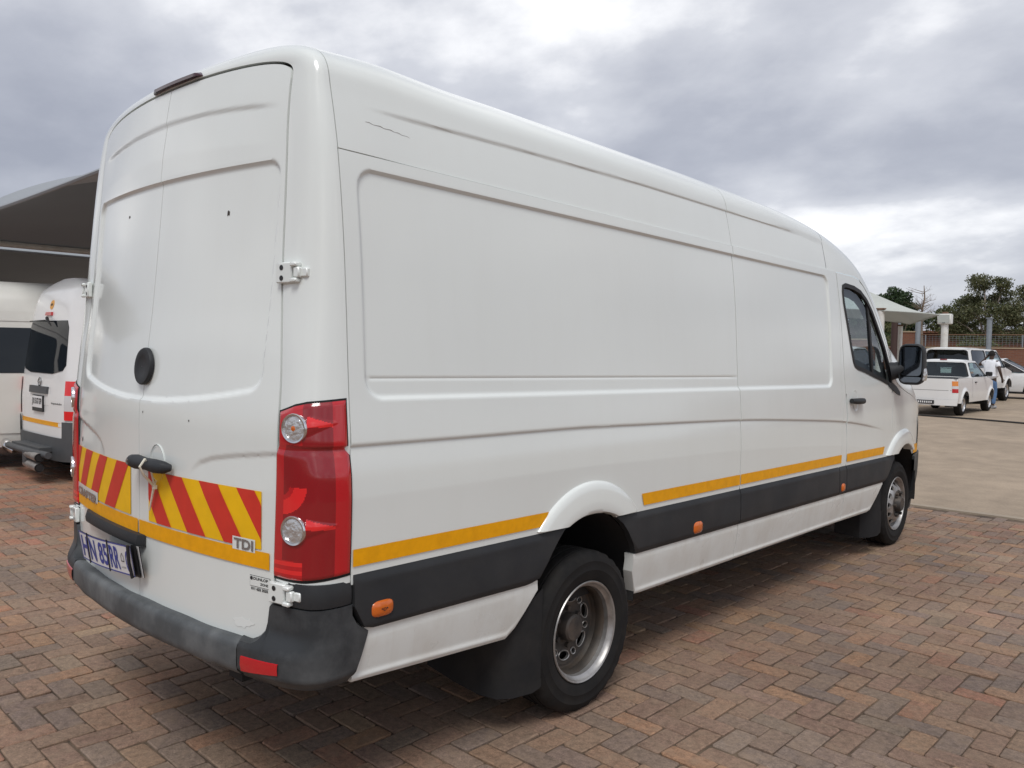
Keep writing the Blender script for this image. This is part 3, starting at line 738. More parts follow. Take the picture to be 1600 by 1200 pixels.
for sg in (1, -1):
    mold(.19, 1.28, lo_rear, ZM1, sg)
    mold(1.655, YM - .004, lo_mid, ZM1, sg)
    mold(YM + .004, 4.325, ZM0, ZM1, sg)
    mold(4.333, 4.458, ZM0, ZM1, sg)
    mold(4.467, 5.50, lo_door, ZM1, sg)
    sprof = lambda Y, Z: .006 * np.exp(-((Z - (.443 + (.471 - .43) * np.clip((1.0 - Y) / .75, 0, 1))) / .010) ** 2) - .004 * ss(.60, .63, Z)
    def zl_s(y): return float(itp(y, [(.19, .474), (.5, .455), (.97, .430), (1.03, .50), (1.11, .60)]))
    def sill(y0, y1, lo, hi=.632, name='sill_panel'):
        return side_panel(name, y0, y1, lo, hi, sg, 'paint_low', off=.002, emb=False, fz=[(.425, .49), (.60, .64)], warp=False, depth=.05, cy=.05, zfun=sprof)
    def hi_s(y): return float(itp(y, [(.19, .652), (.26, .648), (.27, .6425), (1.06, .632)]))
    sill(.20, 1.112, zl_s, hi_s)
    def zl_f(y): return float(itp(y, [(1.80, .56), (1.825, .47), (1.84, .432), (1.9, .428)]))
    sill(1.803, YM - .003, zl_f)
    sill(YM + .003, 4.46, .430)
    def zl_d(y): return float(itp(y, [(4.4, .430), (5.04, .425), (5.10, .45), (5.26, .615)]))
    sill(4.467, 5.275, zl_d)
    # thin reflective tape along the side
    def tape(y0, y1, z0=.857, z1=.914, s0=0, s1=0):
        n = max(2, int((y1 - y0) / .05)); G = []
        for k in range(n + 1):
            t = k / n
            G.append([side_pt(y0 + (y1 - y0) * t + (s0 * (1 - t) + s1 * t) * q, z0 + (z1 - z0) * q, .0038, sg) for q in (0, .25, .5, .75, 1)])
        return MB().grid(np.array(G), flip=(sg > 0)).build('reflective_tape', 'yellow_tape', van)
    tape(.186, 1.128, s1=.035, z0=.858); tape(1.868, YM - .005, s0=-.02); tape(YM + .005, 4.366); tape(4.468, 5.235, s1=.03); tape(6.10, 6.42, .80, .875)
    # white flared wheel arches
    for yc, ro, ri, x1, a0, a1, zc_ in ((1.455, (.362, .51), (.345, .365), .034, 12, 168, .50), (5.775, (.50, .525), (.395, .40), .03, 8, 172, .50)):
        G = []
        front = yc > 3
        for tt in np.linspace(0, 1, 49):
            row = []
            if front:
                ai, ao = R(58.5 + 63 * tt), R(40 + 100 * tt)
                pin = (yc + .40 * math.cos(ai), .50 + .40 * math.sin(ai)); pout = (yc + (.41 if math.cos(ao) > 0 else .60) * math.cos(ao), .50 + .53 * math.sin(ao))
            else:
                ai, ao = R(66.5 + 47 * tt), R(41.7 + 96.6 * tt)
                pin = (yc + .42 * math.cos(ai), .50 + .371 * math.sin(ai)); pout = (yc + .482 * math.cos(ao), .50 + .512 * math.sin(ao))
            for q, o_ in ((0, -.05), (0, .016), (.06, .026), (.16, .029), (.40, .026), (.72, .022), (.90, .017), (.97, .009), (1.0, .001), (1.02, -.02)):
                y_, z_ = pin[0] + (pout[0] - pin[0]) * q, max(pin[1] + (pout[1] - pin[1]) * q, .8405)
                row.append(side_pt(y_, z_, o_ , sg, False) + (np.array([sg * float(emb_side(np.array(y_), np.array(z_))), 0, 0]) if q >= .9 else 0))
            G.append(row)
        MB().grid(np.array(G), flip=(sg < 0)).build('wheel_arch', 'paint', van, fix=True)
        # inner wheel housing
        W_ = MB(); GH = []
        for a in np.linspace(R(-12), R(192), 31):
            r_ = .395 if not front else .43
            GH.append([rk(np.array([sg * x, yc + r_ * math.cos(a), .48 + r_ * math.sin(a)])) for x in (.96, .8, .45)])
        W_.grid(np.array(GH), flip=(sg < 0)); W_.build('wheel_housing', 'under', van, fix=True)
    # amber side markers
    for k, (ym, w, h) in enumerate(((.302, .098, .058), (2.372, .098, .066), (4.395, .07, .062))):
        mm = MB(); G = []
        for r_ in (1.0, .97, .80, .4, .02):
            row = []
            for t in np.linspace(0, 2 * math.pi, 29)[:-1]:
                n_ = 3.2; c_, s_ = math.cos(t), math.sin(t)
                row.append(side_pt(ym + w / 2 * r_ * np.sign(c_) * abs(c_) ** (2 / n_), .703 + (-.02 if k else 0) + h / 2 * r_ * np.sign(s_) * abs(s_) ** (2 / n_), .006 + .018 * (1 - r_ ** 4) ** .5, sg, False))
            G.append(row)
        mk = mm.grid(np.array(G), close_v=True, flip=(sg < 0)).build('side_marker', 'amber', van, fix=True)
        if k == 0:
            tv, tf = text2d('\u25C2o\u25B8', .03, .012)
            MB().add(side_pt(ym - .015 + (tv[:, 0] if sg > 0 else .03 - tv[:, 0]), .697 + tv[:, 1], .0262, sg, False), [f if sg > 0 else f[::-1] for f in tf]).build('marker_print', 'ink', mk)
# ------------------------------------------------------------------ rear end: corner panels, header, doors
LN = [(0, -.062), (1.25, -.062), (1.5, -.042), (1.69, -.020), (2.0, .008), (2.16, .021), (2.38, .041), (2.49, .058), (2.6, .078), (2.8, .12)]
XD = [(0, .803), (.8, .806), (1.2, .816), (1.35, .815), (1.8, .768), (2.15, .748), (2.29, .739), (2.43, .735), (2.6, .735)]
def ydoor(x, z): return sitp(z, LN) + .125 * np.asarray(x) ** 2
def ztop(x): return 2.523 - .03 * np.asarray(x) ** 2
def emb_door(x, z):
    ax = np.abs(x)
    zc1 = 2.386 - .075 * ax ** 2
    d = z - zc1
    e = .007 * ss(.004, -.008, d) * (1 - np.clip(-d / .13, 0, 1)) * (1 - ss(.55, .72, ax))
    zq = z - .135 * ax ** 2 * (1 - ss(1.42, 1.9, z))
    e = e + .011 * ss(0, .015, -rr(x, zq, -.727, .727, 1.342, 2.170, .06))
    zl = itp(ax, [(.34, 1.06), (.37, 1.117), (.42, 1.152), (.49, 1.174), (.6, 1.192), (.8, 1.216)])
    d = z - zl
    e = e + .007 * ss(.003, -.007, d) * (1 - np.clip(-d / .12, 0, 1)) * ss(.35, .45, ax)
    # shallow dish round the number plate on the left door, panel waviness
    e = e + .0012 * np.sin(x * 3.3 + 1) * np.sin(z * 2.9)
    return e
def door_pt(x, z, off=0.0, emb=True):
    x, z = np.broadcast_arrays(np.asarray(x, float), np.asarray(z, float))
    y = ydoor(x, z) + (emb_door(x, z) if emb else 0) - off
    return rk(np.stack([x, y, z], -1))
def door_edge(t):
    """t in [0,1]: up the hinge side; [1,2]: over the top to the middle -> x, z"""
    if t <= 1:
        z = .56 + (2.40 - .56) * t; return float(sitp(z, XD)), z
    ph = (t - 1) * math.pi / 2; n = 5.5
    c_, s_ = max(math.cos(ph), 0) ** (2 / n), math.sin(ph) ** (2 / n)
    x = .735 * c_
    return x, 2.40 + (float(ztop(x)) - 2.40) * s_
def seam_pt(t):
    """matching points on the body section where the side panels begin"""
    if t <= 1:
        z = .56 + (2.40 - .56) * t
        if z < LED: return side_pt(YS - .004, z)
        return roof_pt(YS - .004, -1 + (z - LED) / (2.40 - LED))
    return roof_pt(YS - .004, (t - 1) * math.pi / 2)
def bez(D, S, n, w=1.15):
    Kp = np.array([S[0], D[1], S[2]]); out = []
    for k in range(n + 1):
        q = k / n; a, b, c_ = (1 - q) ** 2, 2 * w * q * (1 - q), q * q
        out.append((a * D + b * Kp + c_ * S) / (a + b + c_))
    return out
_cz = np.linspace(.5, 2.45, 800)
_cd = door_pt(sitp(_cz, XD) + .004, _cz, 0, False); _cs = side_pt(np.full(800, YS - .004), _cz)
def corner(q, z, off=0.0, sg=1):
    """point on the rear corner panel below the roof: q 0 at the door, 1 at the side seam"""
    D = np.array([np.interp(z, _cz, _cd[:, k]) for k in range(3)]); S = np.array([np.interp(z, _cz, _cs[:, k]) for k in range(3)])
    Kp = np.array([S[0], D[1], S[2]]); w = 1.15
    qq = min(max(q, 0), 1); a, b, c_ = (1 - qq) ** 2, 2 * w * qq * (1 - qq), qq * qq
    P = (a * D + b * Kp + c_ * S) / (a + b + c_)
    if q < 0: P = P + (D - Kp) * (-q) * 1.0
    if q > 1: P = P + (S - Kp) * (q - 1)
    nrm = np.array([(1 - math.cos(qq * math.pi / 2)) ** .8 * 1.0 + .12, -(1 - qq ** 1.6), 0]); nrm /= np.linalg.norm(nrm)
    P = P + nrm * off
    P[0] *= sg
    return P
tl = [.56 / 1 * 0 + t for t in np.concatenate([np.linspace(0, 1, 60), np.linspace(1, 2, 60)[1:]])]
for sg in (1, -1):
    G = []
    for t in tl:
        x, z = door_edge(t)
        if z < .80: continue
        if t <= 1 and 1.36 > z > .84: pass
        D = door_pt(x + (.006 if t <= 1 else .006 * math.cos((t - 1) * math.pi / 2)), z + (0 if t <= 1 else .004 * math.sin((t - 1) * math.pi / 2)), 0, False)
        S = np.array(seam_pt(t)); b_ = bez(D, S, 18, 1.15 if t <= .97 else 1.15 - .5 * float(ss(.97, 1.5, t)))
        inw = D + np.array([-.004, .04, 0]); iws = S + np.array([-.02 if t <= 1 else 0, 0, 0 if t <= 1 else -.02])
        G.append([inw] + b_ + [iws])
    G = np.array(G); G[..., 0] *= sg
    MB().grid(G, flip=(sg > 0)).build('rear_corner', 'paint', van)
doors = {}
for sg in (1, -1):
    dr = None
    us = lines(.0025, 1.0, [(.0025, .03), (.90, 1.0)], .008, .0095)
    zn = np.concatenate([np.arange(.56, 2.40, .008), 2.40 + .2 * np.linspace(0, 1, 20)])
    G = []
    for k, z in enumerate(zn):
        row = []
        if z < 2.40: xm = float(sitp(z, XD)) - .004
        for u in us:
            if z < 2.40: x_, z_ = u * xm, z
            else:
                x_ = u * .731; v = (z - 2.40) / .2
                # squared-off top corner
                lim = (1 - min(1, (x_ / .7312)) ** 5.5) ** (1 / 5.5)
                z_ = 2.40 + v * (float(ztop(x_)) - 2.4065) * lim
            row.append((x_, z_))
        G.append(row)
    G = np.array(G); P = door_pt(sg * G[..., 0], G[..., 1])
    Q = np.pad(P, ((1, 1), (1, 1), (0, 0)), mode='edge')
    Q[0, :, 1] += .03; Q[-1, :, 1] += .03; Q[:, 0, 1] += .03; Q[:, -1, 1] += .03
    dr = MB().grid(Q, flip=(sg < 0)).build('rear_door', 'paint', van)
    doors[sg] = dr
def dpatch(name, quad, off, matn, parent, nx=24, nz=10, emb=True, mats=None):
    """four corners (x,z): bottom-left, bottom-right, top-right, top-left"""
    a, b, c_, d = [np.array(p, float) for p in quad]; G = []
    for j in range(nz + 1):
        v = j / nz
        G.append([(a * (1 - u) + b * u) * (1 - v) + (d * (1 - u) + c_ * u) * v for u in np.linspace(0, 1, nx + 1)])
    G = np.array(G)
    return MB().grid(door_pt(G[..., 0], G[..., 1], off, emb)).build(name, matn, parent)
def dtext(name, txt, x0, z0, w, h, matn, parent, off=.004, bold=.02, slope=0.0, emb=True, spacing=1.0):
    V, F = text2d(txt, w, h, bold, spacing)
    return MB().add(door_pt(x0 + V[:, 0], z0 + V[:, 1] + slope * V[:, 0], off, emb), F).build(name, matn, parent, smooth=False)
# chevron boards: flat printed sheets, one mesh each
def board(parent, x0, x1, z0, z1, lean_, bands, cut):
    mb = MB(); n = 26
    nx = 120; nz = 24
    G = np.array([[(x0 + (x1 - x0) * i / nx, z0 + (z1 - z0) * j / nz) for i in range(nx + 1)] for j in range(nz + 1)])
    # shear the columns so that the stripe edges follow grid lines
    mb.grid(door_pt(G[..., 0], G[..., 1], .0025), mi=0)
    for (b0, b1) in bands:
        poly = []
        cells = []
        for j in range(17):
            v = j / 16; z = z0 + (z1 - z0) * v
            xa, xb = b0 + lean_ * v, b1 + lean_ * v
            cells.append([(min(max(xa + (xb - xa) * k / 6, x0), x1), z) for k in range(7)])
        C_ = np.array(cells); mb.grid(door_pt(C_[..., 0], C_[..., 1], .0036), mi=1)
    if cut: 
        a, b, c_, d = cut
        C_ = np.array([[(a + (b - a) * i / 10, c_ + (d - c_) * j / 4) for i in range(11)] for j in range(5)])
        mb.grid(door_pt(C_[..., 0], C_[..., 1], .0048), mi=2)
    return mb.build('chevron_board', ['board_yellow', 'board_red', 'paint'], parent)
# right door: stripes lean to the left going up; left door the other way
board(doors[1], .082, .748, .899, 1.088, -.145, [(.085 + .062, .085 + .165), (.355, .465), (.565, .675), (.772, .86)], (.612, .722, .884, .927))
board(doors[-1], -.815, -.073, .899, 1.094, .145, [(-.98, -.875), (-.785, -.675), (-.575, -.465), (-.355, -.235)], (-.815, -.445, .884, .930))
for sg, x0, x1 in ((1, .006, .787), (-1, -.800, -.006)):
    t_ = dpatch('reflective_tape', [(x0, .838), (x1, .838), (x1, .893), (x0, .893)], .0042, 'yellow_tape', doors[sg], 40, 6)
tx = dtext('model_badge', 'TDI', .622, .889, .094, .034, 'badge', doors[1], .0075, .03)
tx = dtext('model_badge', 'CRAFTER', -.790, .880, .335, .036, 'badge', doors[-1], .0075, .05)
# maker's sticker and phone number
st = dpatch('dealer_sticker', [(.694, .774), (.788, .774), (.788, .810), (.694, .810)], .0012, 'ink', doors[1], 6, 4)
st2 = dpatch('dealer_sticker', [(.6955, .7755), (.7865, .7755), (.7865, .8085), (.6955, .8085)], .0018, 'paint', doors[1], 6, 4)
dtext('sticker_print', 'DUNLOP', .712, .796, .068, .0095, 'ink', doors[1], .0026, .03)
dtext('sticker_print', 'ZONE', .744, .7815, .036, .0085, 'ink', doors[1], .0026, .03)
dtext('sticker_print', '011 622 3535', .700, .762, .078, .0095, 'ink', doors[1], .0016, .04)
V = np.array([[math.cos(t), math.sin(t)] for t in np.linspace(0, 2 * math.pi, 13)[:-1]]) * .0065 + np.array([.703, .8005])
MB().add(door_pt(V[:, 0], V[:, 1], .0026), [tuple(range(12))]).build('sticker_print', 'ink', doors[1])
# paint chips
for q, (x, z, r_) in enumerate(((.461, 2.01, .010), (-.313, 2.066, .008), (.36, 1.29, .004), (-.74, 1.128, .010), (.03, 1.30, .004))):
    V = np.array([[math.cos(t) * r_ * (.5 + rng.random() * .8), math.sin(t) * r_ * (.5 + rng.random())] for t in np.linspace(0, 2 * math.pi, 10)[:-1]]) + np.array([x, z])
    MB().add(door_pt(V[:, 0], V[:, 1], .0012), [tuple(range(9))]).build('paint_chip', 'chip', doors[1] if x > 0 else doors[-1])
V = np.array([[math.cos(t) * .055 * (.6 + rng.random() * .5), math.sin(t) * .018 * (.5 + rng.random())] for t in np.linspace(0, 2 * math.pi, 22)[:-1]]) + np.array([.665, .645])
MB().add(door_pt(V[:, 0], V[:, 1], .0012), [tuple(range(21))]).build('paint_chip', 'chip_pale', doors[1])
# round black blanking cap across the door gap
cm = MB(); th = np.linspace(0, 2 * math.pi, 33)[:-1]
G = np.array([[door_pt(.006 + .068 * r_ * math.cos(t), 1.470 + .070 * r_ * math.sin(t), o_, False) for t in th] for r_, o_ in ((1, -.005), (1, .005), (.95, .010), (.6, .011), (.55, .009), (.02, .009))])
cm.grid(G, close_v=True, flip=True).build('blanking_cap', 'plastic', doors[1], fix=True)
# rear handle in a round dish, with a cable tie hanging from it
DX, DZ = .150, 1.122
G = np.array([[door_pt(DX + .052 * r_ * math.cos(t), DZ + .066 * r_ * math.sin(t), .004 - .016 * (1 - r_ ** 2) * (r_ < .99) - (.004 if r_ == 1 else 0), True) for t in th] for r_ in (1.02, 1.0, .92, .7, .4, .02)])
MB().grid(G, close_v=True, flip=True).build('handle_dish', 'paint', doors[1], fix=True)
hm = MB()
hp = [door_pt(x, z, o_) for x, z, o_ in ((.010, 1.118, .014), (.025, 1.119, .034), (.07, 1.121, .040), (.14, 1.120, .038), (.21, 1.119, .040), (.258, 1.118, .032), (.272, 1.117, .014))]
hn = hm.tube(hp, [.012, .024, .027, .022, .025, .022, .011], n=14).build('rear_handle', 'plastic', doors[1])
ck = MB().lathe([(0, .011), (.004, .011), (.004, .001)], 14, 'y').xf(lambda a: a * np.array([1, -1, 1]) + door_pt(.030, 1.118, .055)); ck.build('lock_barrel', 'steel', hn, fix=True)
ct = MB()
ct.tube([door_pt(.178, 1.143, .060), door_pt(.190, 1.118, .085), door_pt(.182, 1.085, .066), door_pt(.165, 1.05, .03), door_pt(.160, 1.035, .018)], .0045, n=6)
ct.tube([door_pt(.160, 1.055, .016), door_pt(.150, 1.02, .018), door_pt(.118, .945, .016)], [.006, .005, .003], n=6)
ct.tube([door_pt(.178, 1.143, .060), door_pt(.17, 1.10, .035), door_pt(.160, 1.04, .018)], .0035, n=6)
ct.box(door_pt(.161, 1.036, .018), (.016, .012, .014))
tie = ct.build('cable_tie', 'tie_white'); tag(tie, 'pale cable tie looped round the rear door handle of the big van', 'cable tie')
# hinges
def hinge(z, sg, xw, parent):
    D = corner(.10, z, 0, 1); x0 = float(sitp(z, XD))
    hmx = MB(); yb = float(ydoor(x0, z))
    t_ = math.atan(2 * .125 * x0); rot = np.array([[math.cos(t_), -math.sin(t_), 0], [math.sin(t_), math.cos(t_), 0], [0, 0, 1]])
    def bx(cx, cz, w, h, d, off, mi=0): hmx.box(np.array([x0 + cx, yb - off + 2 * .125 * x0 * cx, cz]), (w, d, h), rot, mi, .004)
    bx(.030, z, .072, .066, .020, .012)
    bx(.080, z + .025, .030, .014, .030, .018); bx(.080, z - .025, .030, .014, .030, .018)
    bx(.090, z, .026, .034, .024, .016)
    bx(.110, z, .030, .030, .020, .006, 2)
    for dz in (.016, -.017):
        th_ = np.linspace(0, 2 * math.pi, 13)[:-1]
        c0 = np.array([x0 + .024, yb - .0235 + .25 * x0 * .024, z + dz])
        hmx.add(np.array([c0 + rot @ np.array([.0085 * math.cos(t), 0, .0085 * math.sin(t)]) for t in th_]), [tuple(range(12))], 1)
    hmx.xf(lambda a: rk(a) * np.array([sg, 1, 1]))
    hmx.build('hinge', ['paint', 'ink', 'paint'], parent, fix=True)
for sg in (1, -1):
    hinge(1.79, sg, .1, van); hinge(.776, sg, .1, van)
# high brake light in the header
bl = MB(); G = []
for x in np.linspace(-.15, .23, 26):
    e_ = min(1, (x + .15) / .03, (.23 - x) / .03); e_ = max(e_, 0) ** .5
    z0 = float(ztop(x)) + .006
    G.append([door_pt(x, z0, -.02, False), door_pt(x, z0 + .002, .012 * e_ + .004, False), door_pt(x, z0 + .012 * e_ + .002, .016 * e_ + .002, False), door_pt(x, z0 + .022 * e_ + .002, -.008, False), door_pt(x, z0 + .026, -.05, False)])
mat('lamp_smoke', (0.05, 0.008, 0.012), 0.15, coat=0.5)
bl.grid(np.array(G), flip=True).build('high_brake_light', 'lamp_smoke', van, fix=True)
# scratches on the corner and on the roof side
sc_ = MB()
def scr(p, q, w):
    p, q = np.array(p), np.array(q); pts = [p + (q - p) * k / 8 for k in range(9)]
    sc_.tube([x + np.array([0, 0, .002 * math.sin(k * 2.1)]) for k, x in enumerate(pts)], [w * (.3 + .7 * math.sin(math.pi * (k + .4) / 9)) for k in range(9)], n=4)
def rsp(y, z): return roof_pt(y, -1 + (z - LED) / (2.40 - LED)) + np.array([.0004, 0, 0])
scr(rsp(.305, 2.308), rsp(.43, 2.303), .0016); scr(rsp(.40, 2.305), rsp(.50, 2.297), .0007)
def csp(q, z): return corner(q, z, .0004)
scr(csp(.55, 2.272), csp(.95, 2.262), .0008); scr(csp(.6, 2.262), csp(.97, 2.268), .0007); scr(csp(.7, 2.285), csp(.93, 2.262), .0006)
sc_.build('scratch_marks', 'scratch', van)['kind'] = 'stuff'

# ------------------------------------------------------------------ tail lamps
def zb_l(q): return float(itp(q, [(-.1, .816), (.45, .820), (1.02, .834)]))
def zt_l(q): return float(itp(q, [(-.1, 1.345), (.02, 1.356), (.25, 1.378), (.45, 1.388), (1.02, 1.399)]))
def lamp(sg):
    nq, nz = 70, 170
    root = empty('tail_lamp', parent=van)
    G = []; info = []
    for j in range(nz + 1):
        v = j / nz; row = []; ri = []
        for i in range(nq + 1):
            u = i / nq
            zz_ = zb_l(u) + (zt_l(u) - zb_l(u)) * v
            up = float(ss(1.215, 1.255, zz_))
            q0, q1 = -.05 + .05 * up, 1.005 - .03 * up
            q = q0 + (q1 - q0) * u
            edge = min(u * .36, (1 - u) * .36, v * .56, (1 - v) * .56)
            off = .001 + .008 * float(ss(0, .020, edge))
            pin = math.exp(-((zz_ - 1.236) / .014) ** 2); off -= .003 * pin
            bulge = .004 * float(ss(.44, .62, u)) * float(ss(.82, 1.0, zz_)) * (1 - float(ss(1.15, 1.22, zz_))); off += bulge
            # fins running forward of the round lenses
            for zc_, l_ in ((1.312, .48), (.993, .46)):
                du = (u - .46) / (l_ - .06)
                if 0 < du < 1:
                    w = .030 * (1 - du) + .002; dz = zz_ - (zc_ + .012 * du)
                    if abs(dz) < w: off += .006 * (1 - du) ** .7 * (1 - (abs(dz) / w) ** 2)
            row.append(corner(q, zz_, off, 1)); ri.append((u, zz_))
        G.append(row); info.append(ri)
    G = np.array(G); G[..., 0] *= sg
    def mf(j, i):
        u, z = info[j][i]
        ed = min(u * .36, (1 - u) * .36, j / nz * .56, (1 - j / nz) * .56)
        if ed < .008: return 3
        if u > .80: return 0
        for zc_, l_ in ((1.312, .48), (.993, .46)):
            du = (u - .46) / (l_ - .06)
            if 0 < du < 1 and 0 < z - (zc_ - .004) < .028 * (1 - du) + .006: return 2
        if z < .885 and u < .42: return 2 if j % 8 < 4 else 0
        if u < .15: return 0
        e1 = (u - .08) ** 2 / .15 + (z - 1.125) ** 2 / .0095
        if z < 1.118 and .30 < e1 < 1: return 2
        if z < 1.118 and .16 < e1 <= .30: return 0
        if 1.085 < z < 1.16 and .12 < u < .30: return 1
        if u < .40 and z > 1.25: return 0
        return 1
    MB().grid(G, flip=(sg < 0), mfun=mf).build('lens', ['lamp_red', 'lamp_deep', 'lamp_bright', 'gap'], root)
    # gasket lip behind the lens
    for zc_ in (1.304, .985):
        q = .27; c0 = corner(q, zc_, .0085, 1)
        a, b = corner(q - .06, zc_, .016, 1), corner(q + .06, zc_, .016, 1)
        tx_ = (b - a) / np.linalg.norm(b - a); up = np.array([0, 0, 1.0]); nr = np.cross(tx_, up); nr /= np.linalg.norm(nr)
        if nr[1] > 0: nr = -nr
        def ringp(r_, o_): return [(c0 + tx_ * r_ * math.cos(t) + up * r_ * math.sin(t) + nr * o_) * np.array([sg, 1, 1]) for t in np.linspace(0, 2 * math.pi, 37)[:-1]]
        MB().grid(np.array([ringp(.047, -.012), ringp(.047, .004), ringp(.045, .007), ringp(.040, .006), ringp(.039, .001)]), close_v=True, flip=True).build('lens_ring', 'chrome', root, fix=True)
        MB().grid(np.array([ringp(.0395, .002), ringp(.034, .004), ringp(.022, .006), ringp(.001, .0065)]), close_v=True, flip=True).build('round_lens', 'lamp_clear', root, fix=True)
        if zc_ > 1.2:
            MB().grid(np.array([ringp(.009, .006), ringp(.006, .0072), ringp(.001, .0076)]), close_v=True, flip=True).build('bulb', 'amber', root, fix=True)
for sg in (1, -1): lamp(sg)

# ------------------------------------------------------------------ rear bumper
def bpath(s, outer):
    """plan path of the corner piece, s 0..1"""
    if outer: c_ = np.array([(.695, -.049), (.80, -.031), (.89, -.006), (.955, .032), (.988, .085), (.994, .14)])
    else: c_ = np.array([(.695, float(ydoor(.695, .7)) - .012), (.80, float(ydoor(.80, .7)) - .014), (.88, float(ydoor(.88, .7)) - .012), (.955, .048), (.986, .095), (.992, .14)])
    d = np.concatenate([[0], np.cumsum(np.linalg.norm(np.diff(c_, axis=0), axis=1))]); d /= d[-1]
    return np.array([float(sitp(s, np.stack([d, c_[:, 0]], 1))), float(sitp(s, np.stack([d, c_[:, 1]], 1)))])
def yend(z): return float(itp(z, [(.4, .19), (.49, .193), (.56, .225), (.630, .252), (.642, .252), (.650, .232), (.668, .208), (.70, .189), (.80, .186)]))
def bump_pt(s, z, off=0.0):
    k = 1 - float(ss(.575, .655, z))
    if s <= 1:
        p = bpath(s, False) * (1 - k) + bpath(s, True) * k
        a = bpath(min(s + .02, 1), True) - bpath(max(s - .02, 0), True)
    else:
        b = bpath(1, False) * (1 - k) + bpath(1, True) * k
        p = np.array([b[0] - .004 * (s - 1), b[1] + (yend(z) - b[1]) * (s - 1)]); a = np.array([0, 1.0])
    tuck = .030 * float(ss(.515, .475, z)); n_ = np.array([a[1], -a[0]]); n_ /= np.linalg.norm(n_)
    p = p + n_ * (off - tuck)
    return rk(np.array([p[0], p[1], z]))
def bz_top(s):
    x = bpath(min(s, 1), False)[0]
    return float(itp(x, [(.70, .600), (.742, .600), (.765, .612), (.785, .645), (.797, .69), (.801, .733), (.9, .735), (1.1, .737)]))
SS_ = np.concatenate([np.linspace(0, 1, 46), 1 + np.linspace(0, 1, 10)[1:]])
for sg in (1, -1):
    G = []
    for s in SS_:
        zt_ = bz_top(s); row = [bump_pt(s, .478) * np.array([.93, 1, 1]) + np.array([0, .06, 0.01])]
        for v in np.linspace(0, 1, 30): row.append(bump_pt(s, .478 + (zt_ - .478) * v))
        t_ = bump_pt(s, zt_); row.append(t_ + np.array([-.03, .03, .002]))
        G.append(row)
    G = np.array(G)
    first = G[:1] + np.array([0, .05, 0]); last = G[-1:] + np.array([-.05, 0, 0])
    G = np.concatenate([first, G, last], 0); G[..., 0] *= sg
    bc_ = MB().grid(G, flip=(sg > 0)).build('bumper_corner', 'plastic_bumper', van, fix=True)
    # upper dark trim between lamp and bumper
    G = []
    for s in np.concatenate([np.linspace(.50, 1, 20), 1 + np.linspace(0, 1, 6)[1:]]):
        a = bump_pt(s, .741); b = bump_pt(s, .760, .003); c_ = bump_pt(s, .790, .003); d = bump_pt(s, .815, -.004)
        if s > 1: a, b, c_, d = [p * np.array([1, 0, 1]) + np.array([0, p[1] - .004 * (s - 1), 0]) for p in (a, b, c_, d)]
        G.append([a + np.array([-.02, .02, 0]), a, b, c_, d, d + np.array([-.03, .03, 0])])
    G = np.array(G); G[..., 0] *= sg
    MB().grid(np.concatenate([G[:1] + np.array([-.02 * sg, .03, 0]), G, G[-1:] + np.array([-.03 * sg, 0, 0])], 0), flip=(sg > 0)).build('corner_trim', 'plastic', van, fix=True)
    # reflector set into the bumper
    G = []
    for s in np.linspace(.05, .47, 14):
        k = (s - .05) / .42
        z0, z1 = .503 + .020 * k, .559 + .006 * k
        G.append([bump_pt(s, z0, -.005), bump_pt(s, z0 + .004, .004), bump_pt(s, (z0 + z1) / 2, .0055), bump_pt(s, z1 - .004, .004), bump_pt(s, z1, -.005)])
    G = np.array(G); G[..., 0] *= sg
    MB().grid(G, flip=(sg > 0)).build('bumper_reflector', 'lamp_red', bc_, fix=True)
# centre section
G = []
BPROF = [(-.05, .594), (-.02, .595), (.022, .600), (.036, .596), (.044, .586), (.047, .572), (.047, .52), (.043, .502), (.030, .487), (.01, .481), (-.06, .484)]
for x in np.linspace(-.691, .691, 60):
    wv = .003 * math.sin(x * 9) + .002 * math.sin(x * 23)
    G.append([rk(np.array([x, -.0595 + .118 * x * x - o_ - wv * (o_ > .03), z + .004 * (1 - (x / .74) ** 2) * (z > .57) + .6 * wv * (z > .58)])) for o_, z in BPROF])
MB().grid(np.array(G), flip=True).build('rear_bumper', 'bumper_mid', van, fix=True)

# ------------------------------------------------------------------ number plate and its light bar
pl = MB(); G = []
for x in np.linspace(-.60, .058, 30):
    e_ = min(1, (.058 - x) / .02, (x + .60) / .05); e_ = max(e_, 0.02) ** .5
    G.append([door_pt(x, .842, -.01, False), door_pt(x, .840, .022 * e_, False), door_pt(x, .815, .030 * e_, False), door_pt(x, .798, .027 * e_, False), door_pt(x, .795, -.01, False)])
pl.grid(np.array(G), flip=True).build('plate_light_bar', 'plastic', doors[-1], fix=True)
def plate(name, x0, x1, z0, z1, off, dip, parent):
    G = []
    def pp(u, v, o_): 
        x = x0 + (x1 - x0) * u; z = z0 + (z1 - z0) * v
        return rk(np.array([x, -.086 - .020 * u - .005 * math.sin(u * 5.2) - .02 * v - o_, z + dip * math.sin(u * math.pi) * -.006 + .028 * u]))
    return pp
root = empty('number_plate'); tag(root, 'bent cracked number plate wired on below the yellow tape of the big van', 'number plate')
pp = plate('p', -.478, .058, .660, .778, .042, 1, root)
def pgrid(u0, u1, v0, v1, o_, n=24): return np.array([[pp(u0 + (u1 - u0) * i / n, v0 + (v1 - v0) * j / 4, o_) for i in range(n + 1)] for j in range(5)])
pm = MB(); pm.grid(pgrid(0, 1, 0, 1, 0), mi=0)
for u0, u1, v0, v1 in ((0, 1, 0, .045), (0, 1, .955, 1), (0, .010, 0, 1), (.99, 1, 0, 1)): pm.grid(pgrid(u0, u1, v0, v1, .0008), mi=1)
